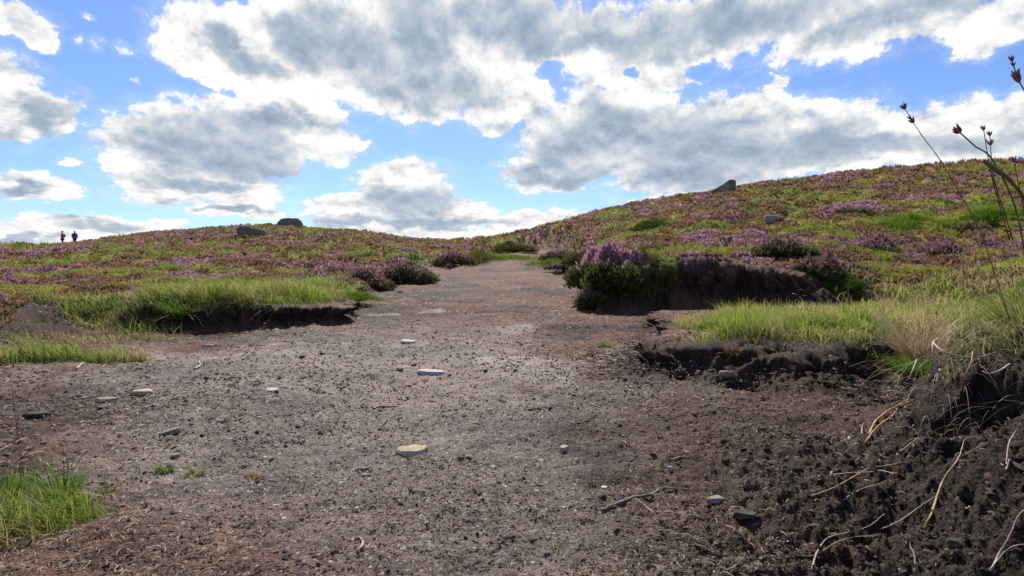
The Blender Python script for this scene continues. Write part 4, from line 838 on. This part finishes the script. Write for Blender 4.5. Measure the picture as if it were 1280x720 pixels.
person('walker in a long red jacket standing on the left ridge', 78, 309.6, 62, 1.86, (.62, .03, .07), (.05, .02, .04), math.radians(-60), .05, True)
person('slimmer walker in a dark navy jacket striding right of the red one', 93.3, 307.8, 62, 1.70, (.09, .05, .22), (.03, .02, .05), math.radians(60), .22)

# ------------------------------------------------------------------ sky with cumulus, and the sun
SUN_AZ, SUN_EL = -9.0, 49.0
def build_sky():
    w = bpy.data.worlds.new('World'); SC.world = w; w.use_nodes = True; nt = w.node_tree; nt.nodes.clear(); n = N(nt)
    tc = n('ShaderNodeTexCoord'); sx = n('ShaderNodeSeparateXYZ'); n.l(tc.outputs['Generated'], sx.inputs[0])
    az = n.math('ARCTAN2', sx.outputs[0], sx.outputs[1]); el = n.math('ARCSINE', sx.outputs[2])
    cb = n('ShaderNodeCombineXYZ'); n.l(az, cb.inputs[0]); n.l(el, cb.inputs[1]); P0 = cb.outputs[0]
    def vm(op, a, b=None, c=None):
        q = nt.nodes.new('ShaderNodeVectorMath'); q.operation = op
        for i, v in enumerate((a, b, c)):
            if v is None: continue
            if isinstance(v, tuple): q.inputs[i].default_value = v
            else: n.l(v, q.inputs[i])
        return q
    def noise(vec, scale, det, rough=.55, out='Fac', dist=0):
        q = n('ShaderNodeTexNoise'); q.inputs['Scale'].default_value = scale; q.inputs['Detail'].default_value = det; q.inputs['Roughness'].default_value = rough; q.inputs['Distortion'].default_value = dist; n.l(vec, q.inputs['Vector']); return q.outputs[out]
    # noise space: clouds get smaller towards the horizon
    st = n.math('DIVIDE', 1.0, n.math('ADD', n.math('MULTIPLY', n.math('MAXIMUM', el, 0.0), 1.5), .42))
    cbn = n('ShaderNodeCombineXYZ'); n.l(az, cbn.inputs[0]); n.l(n.math('MULTIPLY', n.math('LOGARITHM', n.math('ADD', n.math('MAXIMUM', el, -.05), .22), math.e), .62), cbn.inputs[1]); PN = cbn.outputs[0]
    wc = noise(PN, 7, 3, .5, 'Color'); wv = vm('MULTIPLY', vm('SUBTRACT', wc, (.5, .5, .5)).outputs[0], (.085, .06, 0)).outputs[0]
    wc2 = noise(PN, 24, 4, .6, 'Color'); wv2 = vm('MULTIPLY', vm('SUBTRACT', wc2, (.5, .5, .5)).outputs[0], (.042, .032, 0)).outputs[0]
    P = vm('ADD', vm('ADD', P0, wv).outputs[0], wv2).outputs[0]
    def field(blobs, Pv, k=.25):
        acc = None
        for (cx, cy, rx, ry) in blobs:
            X, Z = (cx - CX) / F, (HY - cy) / F; a = math.atan(X); e = math.atan(Z / math.sqrt(1 + X * X))
            ra = rx / F / (1 + X * X); re = ry / F / math.sqrt(1 + X * X) * math.cos(e) ** 1
            q = vm('MULTIPLY_ADD', Pv, (1 / ra, 1 / re, 0), (-a / ra, -e / re, 0)).outputs[0]
            d = vm('DOT_PRODUCT', q, q).outputs['Value']
            if acc is None: acc = d
            else: acc = n.math('SMOOTH_MIN', acc, d, k)
        return acc
    CL = [(5,22,55,26),(38,44,26,16),(88,52,12,9),(120,56,20,9),(161,63,17,9),(168,104,9,7),(110,18,12,6),(10,120,60,52),(60,135,42,28),(85,122,20,18),(10,150,45,22),
          (215,190,112,62),(290,185,110,62),(370,160,80,42),(250,232,120,26),(330,145,110,26),(410,175,46,30),
          (290,45,92,52),(255,82,50,24),(420,55,150,78),(560,60,140,88),(520,128,66,30),(640,45,110,60),(330,105,70,26),
          (640,135,62,42),(760,62,120,50),(900,28,200,50),(1090,18,200,50),(1240,30,90,42),(820,98,70,22),(860,72,70,26),(960,100,40,12),
          (760,168,128,64),(890,178,180,62),(1050,176,150,50),(1200,168,150,50),(690,215,70,26),(860,222,120,28),(1290,160,90,44),
          (505,232,66,36),(455,262,82,18),(560,268,72,22),(500,290,150,18),(700,276,95,14),(295,262,72,14),(100,290,120,18),(30,300,80,18),(200,282,32,10),
          (45,232,55,16),(76,203,17,8),(50,256,14,6),(610,300,120,10),(672,240,20,8),(840,250,60,12)]
    HO = [(692,92,26,15),(886,88,22,13),(652,158,7,12),(950,98,26,12),(800,88,10,8)]
    GR = [(225,168,84,30),(290,190,100,34),(200,196,60,20),(250,226,84,9),(330,160,60,18),(60,140,36,16),(0,160,40,14),(285,48,26,24),(318,84,34,16),(400,40,54,34),(450,78,80,40),(560,112,70,28),(515,62,60,30),(610,28,160,40),(700,60,60,14),(815,52,80,22),(930,18,170,26),(1130,18,130,20),
          (745,172,90,42),(860,182,130,42),(980,182,110,28),(1150,182,170,18),(690,216,66,14),(850,218,100,20),
          (515,252,52,22),(545,278,90,8),(440,278,60,7),(110,292,90,8),(30,238,45,7),(290,265,50,6),(20,303,60,6)]
    f = noise(PN, 15, 9, .60); fl = noise(vm('ADD', PN, (.004, .022, 0)).outputs[0], 15, 6, .60); fb = noise(PN, 42, 6, .62)
    big_ = [b for b in CL if b[2] > 24]; sm_ = [b for b in CL if b[2] <= 24]; q = field(big_, P); qs = n.math('ADD', n.math('MULTIPLY', field(sm_, P), .5), .62); q = n.math('MINIMUM', q, qs); hq = field(HO, P)
    # outside the framed part of the sky: invented cumulus field, thinned to lower ambient light
    free = noise(PN, 5.2, 9, .58); fd = n.math('MULTIPLY', n.math('SUBTRACT', free, .57), 5.0)
    outm = n.math('MAXIMUM', n.ramp(n.math('ABSOLUTE', az), .80, .95), n.ramp(el, .47, .58))
    den = n.math('SUBTRACT', 1.0, q); den = n.math('MINIMUM', den, n.math('MULTIPLY', n.math('SUBTRACT', hq, .75), .7))
    mixd = n('ShaderNodeMix'); mixd.data_type = 'FLOAT'; n.l(outm, mixd.inputs[0]); n.l(den, mixd.inputs[2]); n.l(fd, mixd.inputs[3]); den = mixd.outputs[0]
    den = n.math('MAXIMUM', den, -1.3)
    d1 = n.math('ADD', den, n.math('MULTIPLY', n.math('SUBTRACT', f, .5), 1.9)); d1 = n.math('ADD', d1, n.math('MULTIPLY', n.math('SUBTRACT', fb, .5), 1.25))
    alpha = n.ramp(d1, -.05, .38)
    wisp = n.math('MULTIPLY', n.ramp(d1, -.6, .2), .16); alpha = n.math('MAXIMUM', alpha, wisp)
    # grey thick cores
    PG = vm('ADD', P, vm('MULTIPLY', vm('SUBTRACT', noise(vm('ADD', PN, (3.1, 1.7, 0)).outputs[0], 9, 5, .6, 'Color'), (.5, .5, .5)).outputs[0], (.17, .075, 0)).outputs[0]).outputs[0]; gq = field(GR, PG, .7); mixg = n('ShaderNodeMix'); mixg.data_type = 'FLOAT'; n.l(outm, mixg.inputs[0]); n.l(n.math('SUBTRACT', 1.25, gq), mixg.inputs[2]); n.l(n.math('SUBTRACT', fd, .5), mixg.inputs[3])
    gs = noise(PN, 7, 4, .5); g1 = n.math('ADD', n.math('MAXIMUM', mixg.outputs[0], -.9), n.math('MULTIPLY', n.math('SUBTRACT', gs, .5), 2.4)); g1 = n.math('ADD', g1, n.math('MULTIPLY', n.math('SUBTRACT', f, .5), .8))
    grey = n.ramp(g1, -.55, 1.35)
    # relief: tops towards the sun are brighter
    rel = n.math('MULTIPLY', n.math('SUBTRACT', f, fl), 3.4)
    lum = n.math('ADD', n.math('SUBTRACT', 1.05, n.math('MULTIPLY', grey, .40)), n.math('MULTIPLY', n.math('MULTIPLY', rel, n.math('SUBTRACT', 1.0, n.math('MULTIPLY', grey, .6))), .55))
    lum = n.math('ADD', lum, n.math('MULTIPLY', n.math('MULTIPLY', n.math('SUBTRACT', fb, .5), n.math('SUBTRACT', 1.0, n.math('MULTIPLY', grey, .8))), .22))
    thin = n.ramp(d1, .3, 1.5, 0, .12); lum = n.math('SUBTRACT', lum, thin)
    lum = n.math('MINIMUM', n.math('MAXIMUM', lum, .2), 1.15)
    tint = n.mix(n.ramp(lum, .42, .98), (.66, .86, 1.10), (1, 1, 1))
    ccol = n.mix(1.0, tint, lum, 'MULTIPLY')
    sky = n('ShaderNodeTexSky'); sky.sky_type = 'NISHITA'; sky.sun_disc = False; sky.sun_elevation = math.radians(SUN_EL); sky.sun_rotation = math.radians(SUN_AZ); sky.altitude = 300; sky.air_density = 1.0; sky.dust_density = .4; sky.ozone_density = 2.2
    scol = n.mix(1.0, sky.outputs[0], SKYTINT, 'MULTIPLY')
    K = .10
    cl = n.mix(1.0, ccol, (CLOUD / K,) * 3, 'MULTIPLY')
    fin = n.mix(alpha, scol, cl)
    bg = n('ShaderNodeBackground'); n.l(fin, bg.inputs[0]); bg.inputs[1].default_value = K
    w.cycles.sampling_method = 'NONE'
    o = n('ShaderNodeOutputWorld'); n.l(bg.outputs[0], o.inputs[0])
    sun = bpy.data.lights.new('sun', 'SUN'); sun.energy = SUNK; sun.angle = math.radians(.53); sun.color = (1, .95, .87)
    so = bpy.data.objects.new('sun', sun); COL.objects.link(so)
    a, e = math.radians(SUN_AZ), math.radians(SUN_EL); dv = Vector((math.sin(a) * math.cos(e), math.cos(a) * math.cos(e), math.sin(e)))
    so.rotation_euler = dv.to_track_quat('Z', 'Y').to_euler(); so.location = (0, 0, 20)
SKYTINT, CLOUD, SUNK = (.74, .88, 1.18), .74, 5.0
build_sky()
SC.view_settings.view_transform = 'Standard'; SC.view_settings.look = 'None'; SC.view_settings.exposure = .36; SC.view_settings.gamma = 1
SC.cycles.max_bounces = 6; SC.cycles.diffuse_bounces = 3; SC.cycles.transparent_max_bounces = 4
SC.cycles.use_denoising = True
